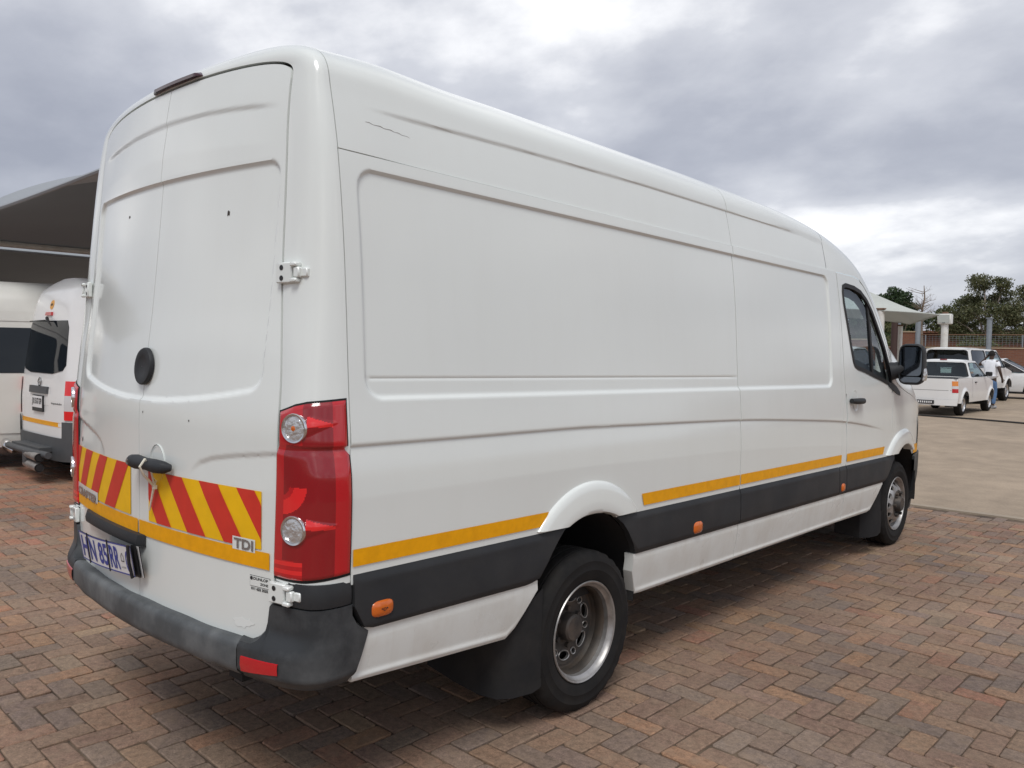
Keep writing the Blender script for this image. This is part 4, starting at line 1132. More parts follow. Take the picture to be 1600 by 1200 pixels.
pm.grid(pgrid(0, 1, 0, 1, -.004), mi=2, flip=True)
pm.build('plate_sheet', ['plate_white', 'plate_blue', 'ink'], root)
def ptext(txt, u0, u1, v0=.16, v1=.84, bold=.0, m='plate_blue'):
    V, F = text2d(txt, 1, 1, bold)
    MB().add(np.array([pp(u0 + (u1 - u0) * a, v0 + (v1 - v0) * b, .0018) for a, b in V]), F).build('plate_lettering', m, root, smooth=False)
ptext('H', .045, .185, .13, .88, bold=.02); ptext('N', .225, .345, .13, .88, bold=.02); ptext('85', .405, .565, .13, .88, bold=.02); ptext('RR', .605, .765, .13, .88, bold=.02); ptext('G', .875, .945, .12, .82, bold=.02)
ptext('\u2302', .795, .845, .42, .72, 0, 'ink'); ptext('GAUTENG', .785, .86, .20, .26, .0, 'ink')
for u in (.205, .585): MB().tube([pp(u + .02, 1.06, .004), pp(u + .008, .55, .005), pp(u - .012, -.03, .004)], .0026, n=5).build('wire_tie', 'ink', root)
MB().tube([pp(.985, 1.04, .006), pp(.99, .5, .012), pp(.98, -.02, .008)], .006, n=5).build('wire_tie', 'ink', root)
bk = MB()
for k in range(2):
    a = pgrid(.95, 1.035 + .02 * k, -.02, 1.02 - .02 * k, -.012 - .008 * k, 4); bk.grid(a, mi=k % 2)
    bk.grid(a + np.array([0, .003, 0]), mi=0, flip=True)
bk.build('backing_plate', ['ink', 'plate_white'], root)

# ------------------------------------------------------------------ mirrors
for sg in (1, -1):
    mr = empty('door_mirror', parent=van)
    cx, cy, cz, w, h = 1.118, 5.40, 1.560, .185, .315
    def sq(t, n=4.5): c_, s_ = math.cos(t), math.sin(t); return np.sign(c_) * abs(c_) ** (2 / n), np.sign(s_) * abs(s_) ** (2 / n)
    th = np.linspace(0, 2 * math.pi, 49)[:-1]
    def mrow(k, dy): return [rk(np.array([(cx + .5 * w * k * sq(t)[0]) * sg, cy + dy, cz + .5 * h * k * sq(t)[1]])) for t in th]
    MB().grid(np.array([mrow(.86, .012), mrow(.93, -.004), mrow(1.0, .006), mrow(1.02, .03), mrow(.97, .09), mrow(.80, .15), mrow(.4, .185), mrow(.01, .19)]), close_v=True).build('mirror_housing', 'plastic', mr, fix=True)
    for z0, z1, o_ in ((1.470, 1.693, 0), (1.420, 1.462, .001)):
        gw = .158; G = []
        lp = [rk(np.array([(cx + gw / 2 * sq(t, 6)[0]) * sg, cy + .003, (z0 + z1) / 2 + (z1 - z0) / 2 * sq(t, 6)[1]])) for t in th]
        MB().poly(lp if sg < 0 else lp[::-1]).build('mirror_glass', 'mirror_glass', mr, smooth=False)
    am = MB().tube([rk(np.array([sg * .955, 5.43, 1.50])), rk(np.array([sg * 1.0, 5.45, 1.51])), rk(np.array([sg * 1.06, 5.46, 1.53]))], [.075, .065, .06], n=12); am.build('mirror_arm', 'plastic', mr)
    im = MB(); G = []
    for z in np.linspace(1.435, 1.53, 8):
        e_ = math.sin(math.pi * (z - 1.43) / .105) ** .6
        G.append([rk(np.array([sg * (cx + .088 + d * e_), cy + yy, z])) for d, yy in ((0, .012), (.014, .02), (.020, .05), (.012, .09), (0, .10))])
    im.grid(np.array(G)).build('mirror_indicator', 'lamp_clear', mr, fix=True)

# ------------------------------------------------------------------ wheels
def tyre_mesh(mb, w, r, rr_=.215, n=96, x0=0.0):
    """axis x, outer face at +x side, centred at x0"""
    hw = w / 2
    prof = [(-hw * .80, rr_), (-hw * .95, rr_ + .02), (-hw, rr_ + .06), (-hw * .97, r - .035), (-hw * .86, r - .012), (-hw * .74, r - .002),
            (-hw * .52, r), (-hw * .50, r - .008), (-hw * .42, r - .008), (-hw * .40, r), (-hw * .06, r), (-hw * .05, r - .008), (hw * .05, r - .008), (hw * .06, r),
            (hw * .40, r), (hw * .42, r - .008), (hw * .50, r - .008), (hw * .52, r), (hw * .74, r - .002), (hw * .86, r - .012), (hw * .97, r - .035), (hw * .985, rr_ + .098), (hw * 1.01, rr_ + .094), (hw * 1.0, rr_ + .088), (hw * 1.003, rr_ + .060), (hw * 1.02, rr_ + .056), (hw, rr_ + .050), (hw * .96, rr_ + .02), (hw * .86, rr_ + .004), (hw * .80, rr_ - .004)]
    prof = [(a + x0, b) for a, b in prof]
    notch = {4, 5, 18, 19}
    mb.lathe(prof, n, 'x', rmod=lambda i, j: (-.006 if (i in notch and j % 3 == 0) else 0))
    return mb
def ovl(cx, cy, a, b, ang, n=18):
    out = []
    for t in np.linspace(0, 2 * math.pi, n + 1)[:-1]:
        p, q = a * math.cos(t), b * math.sin(t); out.append((cx + p * math.cos(ang) - q * math.sin(ang), cy + p * math.sin(ang) + q * math.cos(ang)))
    return out
def circ(r, n=60): return [(r * math.cos(t), r * math.sin(t)) for t in np.linspace(0, 2 * math.pi, n + 1)[:-1]]
def pierced(mb, outer, holes, xf, th, mi=0, edge=1):
    V, F = fill_holes(outer, holes)
    A = np.array([[xf(math.hypot(*v)), v[0], v[1]] for v in V]); mb.add(A, F, mi)
    for lp in holes:
        k = len(lp); P = np.array([[[xf(math.hypot(*p)) + .001, p[0] * .0 + p[0], p[1]] for p in lp], [[xf(math.hypot(*p)) - th, p[0], p[1]] for p in lp]])
        # bright rolled lip round the hole
        mb.grid(P, close_v=True, mi=edge)
def wheel_rear(sg, yc):
    w = empty('wheel', parent=van)
    X0 = .985
    tm = MB(); tyre_mesh(tm, .20, .352, x0=X0 - .10)
    f = lambda a: a * np.array([sg, 1, 1]) + np.array([0, yc, .348])
    tm.xf(f).build('tyre', 'rubber', w, fix=True)
    rm = MB()
    rm.lathe([(X0 - .016, .216), (X0 - .008, .222), (X0 - .003, .219), (X0 - .006, .212), (X0 - .020, .207), (X0 - .028, .196), (X0 - .048, .194)], 64, 'x')
    MB().lathe([(X0 - .048, .194), (X0 - .058, .188), (X0 - .085, .185), (X0 - .092, .189), (X0 - .112, .184), (X0 - .120, .165)], 64, 'x').xf(f).build('rim_barrel', 'steel_barrel', w, fix=True)
    rm.xf(f).build('rim', 'steel', w, fix=True)
    dm = MB(); holes = []
    for k in range(6):
        a = 2 * math.pi * k / 6 + .35
        holes.append(ovl(.128 * math.cos(a), .128 * math.sin(a), .021, .037, a)); holes.append(ovl(.130 * math.cos(a + math.pi / 6), .130 * math.sin(a + math.pi / 6), .015, .015, 0, 14))
    xf = lambda r: X0 - .118 + .0 * r - .010 * math.cos(min(1, r / .17) * math.pi)
    pierced(dm, circ(.168), holes, xf, .012, 0, 1)
    for lp in holes: dm.tube([(xf(math.hypot(*p)) + .002, p[0], p[1]) for p in lp + lp[:1]], .0030, n=5, cap=False, mi=1)
    dm.xf(f).build('rim_disc', ['steel_grime', 'steel'], w)
    hb = MB().lathe([(X0 - .135, .066), (X0 - .072, .060), (X0 - .064, .052), (X0 - .064, .001)], 32, 'x')
    for k in range(6):
        a = 2 * math.pi * (k + .5) / 6; hb.lathe([(X0 - .13, .013), (X0 - .098, .012), (X0 - .098, .001)], 6, 'x', c=(0, .083 * math.cos(a), .083 * math.sin(a)))
    hb.xf(f).build('hub', 'steel_grime', w, fix=True)
    bk_ = MB().lathe([(X0 - .165, .17), (X0 - .16, .001)], 32, 'x'); bk_.xf(f).build('brake_drum', 'under', w, fix=True)
    # inner twin tyre
    t2 = MB(); tyre_mesh(t2, .20, .352, n=64, x0=X0 - .345); t2.xf(f).build('inner_tyre', 'rubber', w, fix=True)
def wheel_front(sg, yc):
    w = empty('wheel', parent=van); X0 = .945
    f = lambda a: a * np.array([sg, 1, 1]) + np.array([0, yc, .346])
    tm = MB(); tyre_mesh(tm, .20, .350, x0=X0 - .10); tm.xf(f).build('tyre', 'rubber', w, fix=True)
    MB().lathe([(X0 - .016, .216), (X0 - .008, .222), (X0 - .003, .219), (X0 - .006, .212), (X0 - .020, .207), (X0 - .030, .197), (X0 - .055, .194)], 64, 'x').xf(f).build('rim', 'steel', w, fix=True)
    dm = MB(); holes = [ovl(.158 * math.cos(a), .158 * math.sin(a), .017, .024, a, 16) for a in np.arange(0, 12) * 2 * math.pi / 12]
    xf = lambda r: X0 - .055 + .060 * float(ss(.20, .125, r))
    pierced(dm, circ(.196, 72), holes + [circ(.112, 40)], xf, .014, 0, 0); dm.xf(f).build('rim_disc', 'steel', w)
    hb = MB().lathe([(X0 + .005, .114), (X0 + .008, .105), (X0 + .006, .092), (X0 - .02, .085), (X0 - .03, .07), (X0 + .03, .062), (X0 + .042, .052), (X0 + .042, .001)], 40, 'x')
    for k in range(6):
        a = 2 * math.pi * k / 6; hb.lathe([(X0 + .0, .014), (X0 + .026, .013), (X0 + .026, .001)], 8, 'x', c=(0, .098 * math.cos(a), .098 * math.sin(a)))
    hb.xf(f).build('hub', 'steel_grime', w, fix=True)
    MB().lathe([(X0 - .11, .2), (X0 - .10, .001)], 24, 'x').xf(f).build('brake_drum', 'under', w, fix=True)
for sg in (1, -1): wheel_rear(sg, 1.450); wheel_front(sg, 5.775)

# ------------------------------------------------------------------ mudflaps, underbody, interior, front
for sg in (1, -1):
    G = []
    for (x, y, zb_, zt_) in ((.985, 1.14, .19, .60), (.975, 1.10, .175, .57), (.945, 1.02, .168, .50), (.90, .965, .166, .45), (.82, .945, .168, .44), (.68, .945, .18, .44), (.50, .955, .20, .44)):
        G.append([rk(np.array([sg * x, y, zb_ + (zt_ - zb_) * v])) for v in np.linspace(0, 1, 6)])
    G = np.array(G); m_ = MB().grid(G, flip=(sg > 0)); m_.grid(G + np.array([-.006 * sg, .012, 0]), flip=(sg < 0)); m_.build('mudflap', 'flap', van, fix=False)
    G = []
    for (x, y, zb_, zt_) in ((.955, 5.36, .22, .64), (.95, 5.30, .20, .58), (.93, 5.18, .20, .46), (.88, 5.10, .20, .44), (.70, 5.07, .22, .44)):
        G.append([rk(np.array([sg * x, y, zb_ + (zt_ - zb_) * v])) for v in np.linspace(0, 1, 5)])
    G = np.array(G); m_ = MB().grid(G, flip=(sg > 0)); m_.grid(G + np.array([-.006 * sg, .012, 0]), flip=(sg < 0)); m_.build('mudflap', 'flap', van)
ub = MB()
ub.box((0, 3.2, .50), (1.78, 6.1, .06)); ub.box((.42, 3.1, .42), (.09, 6.0, .13)); ub.box((-.42, 3.1, .42), (.09, 6.0, .13))
ub.box((0, .35, .52), (1.7, .5, .05))
ub.tube([(-.75, 1.45, .35), (.75, 1.45, .35)], .065, n=12); ub.lathe([(-.15, .05), (-.1, .15), (.1, .15), (.15, .05)], 20, 'x', c=(0, 1.45, .35))
ub.tube([(0, 1.5, .36), (0, 4.9, .42)], .04, n=10); ub.tube([(.55, 2.2, .38), (.55, 4.6, .38)], .05, n=10); ub.box((-.6, 3.3, .36), (.45, 1.1, .2), bev=.04)
ub.tube([(-.75, 5.775, .33), (.75, 5.775, .33)], .05, n=10); ub.box((.0, 5.6, .38), (.9, .5, .16))
ub.box((0, 2.75, .42), (.70, 1.6, .22), bev=.05); ub.box((.62, 3.6, .40), (.40, 1.5, .16), bev=.05); ub.box((-.62, 2.4, .38), (.40, .8, .22), bev=.04)  # tank and gearbox masses, added to block light passing under the van
ub.lathe([(-.10, .20), (-.08, .33), (.08, .33), (.10, .20), (.10, .01)], 24, 'z', c=(0, .55, .40)); ub.box((0, 4.9, .38), (1.5, .9, .16), bev=.05); ub.box((0, .2, .47), (1.6, .12, .10))  # spare wheel and cross boxes, likewise added to keep light out below
ub.xf(rk).build('underbody', 'under', van)
it = MB()
it.box((0, 4.34, 1.42), (1.76, .03, 1.55)); it.box((0, 5.1, .78), (1.78, 1.5, .06))
it.xf(rk).build('bulkhead', 'dash', van)
for cx in (-.48, .48):
    s_ = MB(); s_.box((cx, 4.92, 1.10), (.52, .52, .16), bev=.05); s_.box((cx, 4.62, 1.42), (.50, .14, .62), np.array([[1, 0, 0], [0, .97, .2], [0, -.2, .97]]), bev=.05); s_.box((cx, 4.54, 1.80), (.28, .10, .18), bev=.04); s_.box((cx, 4.9, .92), (.4, .4, .26))
    s_.xf(rk).build('seat', 'seat', van)
d_ = MB(); d_.box((0, 5.72, 1.22), (1.72, .50, .22), bev=.07); d_.box((0, 5.6, 1.02), (.5, .4, .4), bev=.05); d_.xf(rk).build('dashboard', 'dash', van)
st_ = MB(); cst = np.array([.46, 5.36, 1.30]); tlt = np.array([[1, 0, 0], [0, .75, -.66], [0, .66, .75]])
st_.tube([cst + tlt @ np.array([.20 * math.cos(t), 0, .20 * math.sin(t)]) * 1 for t in np.linspace(0, 2 * math.pi, 28)], .015, n=8); st_.tube([cst, cst + np.array([0, .25, -.12])], .03, n=8)
for a in (0, math.pi, -math.pi / 2): st_.tube([cst, cst + tlt @ np.array([.19 * math.cos(a), 0, .19 * math.sin(a)])], .014, n=6)
st_.xf(rk).build('steering_wheel', 'black', van)
# front: bumper, grille, headlights
for sg in (1, -1):
    side_panel('front_bumper', 6.10, 6.80, arch(5.775, .50, .42, .30), lambda y: float(itp(y, [(6.1, .775), (6.2, .79), (6.8, .80)])), sg, 'plastic_bumper', off=.018, emb=False, fz=[], warp=False, cy=.03)
    G = [[rk(np.array([sg * (float(Xv(y, z)) + .006), y + .004, z])) for z in np.linspace(.83, .83 + h_, 5)] for y, h_ in ((6.30, .30), (6.42, .26), (6.55, .21), (6.66, .17), (6.74, .13))]
    MB().grid(np.array(G), flip=(sg > 0)).build('headlight', 'lamp_clear', van, fix=True)
fr = MB()
XF = .52 * .99
fr.grid(np.array([[rk(np.array([x, 6.80 + .03 * (1 - (x / XF) ** 2), z])) for x in np.linspace(-XF, XF, 14)] for z in np.linspace(.30, .80, 4)]), flip=True, mi=0)
fr.build('bumper_front_face', 'plastic_bumper', van, fix=True)
gr = MB(); gr.grid(np.array([[rk(np.array([x, 6.80 + .02 * (1 - (x / XF) ** 2), z])) for x in np.linspace(-XF, XF, 14)] for z in np.linspace(.80, 1.03, 4)]), flip=True)
go = gr.build('grille', 'black', van, fix=True)
for z in (.84, .90, .96):
    MB().box((0, 6.83, z), (.98, .03, .022), bev=.008).xf(rk).build('grille_bar', 'plastic', go)
# ================================================================== other vehicles
mat('brown_red', (0.30, 0.11, 0.065), 0.85)
mat('grey_bumper', (0.075, 0.08, 0.085), 0.55, var=0.1)
mat('alloy', (0.55, 0.55, 0.56), 0.3, 0.8)
mat('orange_sticker', (0.72, 0.33, 0.03), 0.4)
mat('lamp_white', (0.62, 0.62, 0.62), 0.15, coat=0.6)
def car_wheel(parent, x, y, r, sg, w=.20, rim='alloy', n=36):
    wh = empty('wheel', parent=parent)
    f = lambda a: a * np.array([sg, 1, 1]) + np.array([0, y, r])
    rr_ = r * .63
    MB().lathe([(x - w, rr_), (x - w, r - .03), (x - w + .03, r), (x - .03, r), (x - .008, r - .025), (x, r - .06), (x - .004, rr_ + .01), (x - .015, rr_)], n, 'x').xf(f).build('tyre', 'rubber', wh, fix=True)
    rm = MB().lathe([(x - .012, rr_ + .003), (x - .006, rr_ - .008), (x - .03, rr_ - .02), (x - .05, rr_ * .80), (x - .028, rr_ * .5), (x - .02, rr_ * .25), (x - .012, rr_ * .22), (x - .012, .001)], n, 'x')
    for k in range(7):
        a = 2 * math.pi * k / 7
        c_ = np.array([x - .036, rr_ * .66 * math.cos(a), rr_ * .66 * math.sin(a)])
        rm.add(np.array([c_ + np.array([0.006, rr_ * .13 * math.cos(t), rr_ * .13 * math.sin(t)]) for t in np.linspace(0, 2 * math.pi, 11)[:-1]]), [tuple(range(10))], 1)
    rm.xf(f).build('rim', [rim, 'black'], wh, fix=True)
    return wh

class Car:
    """a body in local axes: rear at y=0, nose towards +y, centre x=0, ground z=0"""
    def __init__(s, name, label, cat, loc, rz, XT, L, paint, lean=((0, 0), (3, 0)), group=None):
        s.root = empty(name, loc, rz); tag(s.root, label, cat, group); s.XT, s.L, s.paint, s.lean = XT, L, paint, list(lean)
    def X(s, y, z):
        e_ = s.L - np.asarray(y, float)
        pl = 1 - .30 * np.clip(1 - e_ / .55, 0, 1) ** 2.4
        return sitp(z, s.XT) * pl
    def ylean(s, z): return itp(z, s.lean)
    def pt(s, y, z, off=0.0, sg=1):
        y, z = np.broadcast_arrays(np.asarray(y, float), np.asarray(z, float))
        k = np.clip(1 - y / 1.2, 0, 1)
        return np.stack([sg * (s.X(y, z) + off), y + s.ylean(z) * k, z], -1)
    def rear_pt(s, x, z, off=0.0):
        x, z = np.broadcast_arrays(np.asarray(x, float), np.asarray(z, float))
        u = np.abs(x) / sitp(z, s.XT)
        return np.stack([x, s.ylean(z) + .025 * u ** 2 + .10 * np.minimum(u, 1) ** 9 - off, z], -1)
    def side(s, name, y0, y1, zlo, zhi, sg, m=None, off=0.0, ny=40, nz=14, bump=None):
        G = []
        for y in np.linspace(y0, y1, ny):
            a = zlo(y) if callable(zlo) else zlo; b = zhi(y) if callable(zhi) else zhi
            G.append([s.pt(y, a + (b - a) * v, off, sg) + (np.array([sg * bump(y, a + (b - a) * v), 0, 0]) if bump else 0) for v in np.linspace(0, 1, nz)])
        return MB().grid(np.array(G), flip=(sg > 0)).build(name, m or s.paint, s.root)
    def rear(s, name, z0, z1, m=None, off=0.0, nz=16, x0=-1, x1=1):
        G = []
        us = np.sign(np.linspace(x0, x1, 41)) * np.abs(np.linspace(x0, x1, 41)) ** .6
        for z in np.linspace(z0, z1, nz):
            w = float(sitp(z, s.XT)); G.append([s.rear_pt(u * w, z, off) for u in us])
        return MB().grid(np.array(G)).build(name, m or s.paint, s.root)
    def rpoly(s, name, poly, off, m, parent=None, n=6):
        """rounded patch on the rear face from a polygon of (x,z)"""
        P = np.array(poly, float); q = []
        for i in range(len(P)):
            for k in range(n): q.append(P[i] + (P[(i + 1) % len(P)] - P[i]) * k / n)
        V, F = fill_holes(q, [])
        # subdivide towards the centre so it follows the curve
        c_ = P.mean(0); mb = MB(); q = np.array(q)
        G = np.array([[c_ + (p - c_) * r_ for p in q] for r_ in (1.0, .75, .5, .25, .001)])
        rim = s.rear_pt(q[:, 0], q[:, 1], 0)
        A = s.rear_pt(G[..., 0], G[..., 1], off)
        mb.grid(np.concatenate([rim[None], A], 0), close_v=True, flip=True)
        return mb.build(name, m, parent or s.root, fix=True)
    def spoly(s, name, poly, off, m, sg, parent=None, n=5):
        P = np.array(poly, float); q = np.array([P[i] + (P[(i + 1) % len(P)] - P[i]) * k / n for i in range(len(P)) for k in range(n)]); c_ = P.mean(0)
        G = np.array([[c_ + (p - c_) * r_ for p in q] for r_ in (1.0, .75, .5, .25, .001)])
        A = s.pt(G[..., 0], G[..., 1], off, sg); rim = s.pt(q[:, 0], q[:, 1], 0, sg)
        return MB().grid(np.concatenate([rim[None], A], 0), close_v=True, flip=(sg > 0)).build(name, m, parent or s.root, fix=True)
    def rtext(s, name, txt, x0, z0, w, h, off, m, parent=None, bold=.03):
        V, F = text2d(txt, w, h, bold)
        return MB().add(s.rear_pt(x0 + V[:, 0], z0 + V[:, 1], off), F).build(name, m, parent or s.root, smooth=False)
def rrect(x0, x1, z0, z1, r, top=None):
    out = []
    for cx, cz, a0 in ((x1 - r, z1 - r, 0), (x0 + r, z1 - r, 90), (x0 + r, z0 + r, 180), (x1 - r, z0 + r, 270)):
        for a in (0, 30, 60, 90): out.append((cx + r * math.cos(R(a0 + a)), cz + r * math.sin(R(a0 + a))))
    return out

# ------------------------------------------------------------------ minibuses under the shade net
def minibus(name, label, loc, rz, paint, fancy, H=2.30, group=None):
    XTb = [(.2, .78), (.35, .82), (.6, .842), (1.05, .842), (1.2, .835), (1.75, .790), (1.92, .772), (2.05, .745), (2.14, .70), (2.20, .63), (2.25, .52), (H, .26)]
    c = Car(name, label, 'minibus', loc, rz, XTb, 4.9, paint, lean=[(0, 0), (.9, 0), (1.15, .02), (1.75, .10), (2.0, .145), (2.15, .19), (H, .32)], group=group)
    zl = lambda y: max(arch(.95, .33, .40, .27)(y), arch(3.75, .33, .40, .27)(y))
    for sg in (1, -1):
        c.side('body_side', .125, 4.9, zl, 1.92, sg, ny=90, nz=26)
        for yy in (.95, 3.75):
            car_wheel(c.root, .80, yy, .32, sg)
        wins = ((.55, 1.50), (1.60, 2.55), (2.65, 3.45)) if fancy else ((.35, 1.30), (1.45, 2.45), (2.60, 3.45))
        for k, (a, b) in enumerate(wins): c.spoly('side_window', rrect(a, b, 1.17, 1.72, .08), .004, 'dark_glass', sg)
        c.spoly('side_window', [(3.55, 1.2), (4.3, 1.2), (4.05, 1.55), (3.85, 1.72), (3.55, 1.74)], .004, 'dark_glass', sg)
        if not fancy:
            G = np.array([[c.pt(y, z, .012, sg) for z in (.44, .46, .60, .62)] for y in np.linspace(.13, 4.5, 30)])
            MB().grid(G, flip=(sg > 0)).build('side_moulding', paint, c.root, fix=True)
        MB().grid(np.array([[c.pt(y, z, .008, sg) for z in (1.80, 1.805, 1.83, 1.835)] for y in np.linspace(.2, 4.2, 20)]), flip=(sg > 0)).build('drip_rail', paint, c.root, fix=True)
    # roof
    G = []
    for y in np.linspace(0, 1, 30):
        row = []
        for z, x in [(zz_, xx) for zz_, xx in XTb if zz_ >= 1.92] + [(H + .012, 0.0)]:
            yy = .125 + (4.0 - (z - 1.92) * .9 - .125) * y
            row.append(np.array([x, yy + float(c.ylean(z)) * max(0, 1 - yy / 1.2), z]))
        row = np.array(row); mir = row[::-1][1:] * np.array([-1, 1, 1]); G.append(np.vstack([row, mir]))
    MB().grid(np.array(G), flip=True).build('roof', paint, c.root, fix=True)
    c.rear('rear_face', .42, H, nz=40)
    # nose
    G = []
    for z, yn in ((.30, 4.88), (.7, 4.92), (1.0, 4.84), (1.2, 4.70), (1.5, 4.40), (1.75, 4.15), (1.92, 3.98), (2.05, 3.86)):
        w = float(sitp(min(z, 2.0), XTb)) * (.72 if z < 1.2 else .86); G.append([np.array([w * u, yn - .10 * u * u, z]) for u in np.linspace(-1, 1, 13)])
    MB().grid(np.array(G), mfun=lambda i, j: 1 if 3 <= i < 6 else 0).build('front_face', [paint, 'dark_glass'], c.root, fix=True)
    ubx = MB().box((0, 2.4, .36), (1.5, 4.5, .2)); ubx.build('underbody', 'under', c.root)
    # bumper and lamps
    bm_ = c.rear('rear_bumper', .24, .50, 'grey_bumper', .02, 8)
    for sg in (1, -1):
        G = [[c.rear_pt(sg * u * float(sitp(z, XTb)), z, .022) for u in (.80, .86, .92, .97, 1.0)] for z in np.linspace(.36, .68, 6)]
        MB().grid(np.array(G), flip=(sg < 0)).build('bumper_corner', 'grey_bumper', c.root, fix=True)
        c.side('bumper_side', .12, .55, .26, lambda y: .68 - .2 * max(0, (y - .2)), sg, 'grey_bumper', .006, 8, 5)
        for z0, z1, m_ in ((.70, .80, 'lamp_bright'), (.80, .97, 'lamp_white'), (.97, 1.13, 'lamp_bright')):
            G = [[c.rear_pt(sg * u * float(sitp(z, XTb)), z, .012) for u in (.83, .88, .93, .97, 1.0)] for z in np.linspace(z0, z1, 4)]
            MB().grid(np.array(G), flip=(sg < 0)).build('tail_lamp', m_, c.root, fix=True)
            c.side('tail_lamp', .12, .22, z0, z1, sg, m_, .008, 4, 3)
    c.rpoly('rear_window', [(-.60, 1.24), (-.35, 1.20), (.35, 1.20), (.60, 1.24), (.655, 1.30), (.60, 1.72), (.55, 1.80), (-.55, 1.80), (-.60, 1.72), (-.655, 1.30)], .006, 'dark_glass')
    if fancy:
        c.rpoly('rear_tape', [(-.80, .615), (.70, .615), (.70, .665), (-.80, .665)], .003, 'yellow_tape', n=14)
        c.rpoly('plate_recess', [(-.30, .84), (.30, .84), (.30, 1.02), (-.30, 1.02)], .003, paint)
        c.rpoly('plate_bar', [(-.28, .97), (.28, .97), (.28, 1.05), (-.28, 1.05)], .025, 'grey_bumper')
        p_ = c.rpoly('number_plate_sheet', [(-.16, .76), (.17, .76), (.17, .945), (-.16, .945)], .022, 'ink')
        c.rpoly('number_plate_sheet', [(-.15, .805), (.16, .805), (.16, .935), (-.15, .935)], .0245, 'plate_white')
        c.rtext('plate_lettering', 'JX 15 GT GP', -.14, .825, .29, .09, .028, 'ink')
        c.rtext('model_script', 'Impendulo', .38, .855, .26, .03, .003, 'ink', bold=.01)
        c.rpoly('round_sticker', [(.06 * math.cos(t) + .02, 1.985 + .055 * math.sin(t)) for t in np.linspace(0, 2 * math.pi, 19)[:-1]], .003, 'orange_sticker', n=1)
        c.rtext('sticker_print', '100', -.015, 1.972, .065, .03, .005, 'ink')
        c.rpoly('high_brake_light', [(-.10, 1.86), (.10, 1.86), (.09, 1.90), (-.09, 1.90)], .02, 'lamp_red')
        em = MB(); 
        em.tube([c.rear_pt(.045 * math.cos(t), 1.10 + .045 * math.sin(t), .008) for t in np.linspace(0, 2 * math.pi, 25)], .006, n=6, cap=False); em.box(c.rear_pt(0, 1.10, .01), (.11, .008, .014)); em.build('emblem', 'badge', c.root)
        wp = MB().tube([c.rear_pt(.02, 1.83, .03), c.rear_pt(.12, 1.80, .05), c.rear_pt(.22, 1.74, .04)], [.02, .016, .006], n=6); wp.tube([c.rear_pt(-.75, 1.80, .05), c.rear_pt(.1, 1.805, .05)], .006, n=5); wp.build('wiper', 'black', c.root)
        tb = MB().tube([(-.72, -.14, .33), (-.30, -.17, .33), (.4, -.17, .33), (.72, -.14, .33)], .038, n=10); tb.box((0, -.04, .36), (.9, .22, .05)); tb.box((.15, -.15, .27), (.10, .12, .16), bev=.01); tb.build('tow_bar', 'grey_bumper', c.root)
        MB().tube([(-.78, -.12, .34), (-.60, -.14, .31), (-.50, -.10, .26)], [.05, .065, .04], n=12).build('tow_ball', 'chrome', c.root)
        for z in (.30, .19):
            MB().tube([(.10, -.16, z), (.40, -.18, z), (.62, -.20, z)], .048, n=14, cap=False).build('exhaust_tip', 'steel', c.root)
            MB().tube([(.55, -.193, z), (.62, -.199, z)], .040, n=14).build('exhaust_bore', 'black', c.root)
    return c
minibus('minibus', 'white minibus with tinted rear window and twin exhausts, rear towards us at left', (-7.22, 1.90, 0), 0.0, 'paint_b', True)
minibus('minibus', 'cream minibus side-on behind the white minibus at the left edge', (-9.72, -.85, 0), R(-17), 'paint_cream', False)

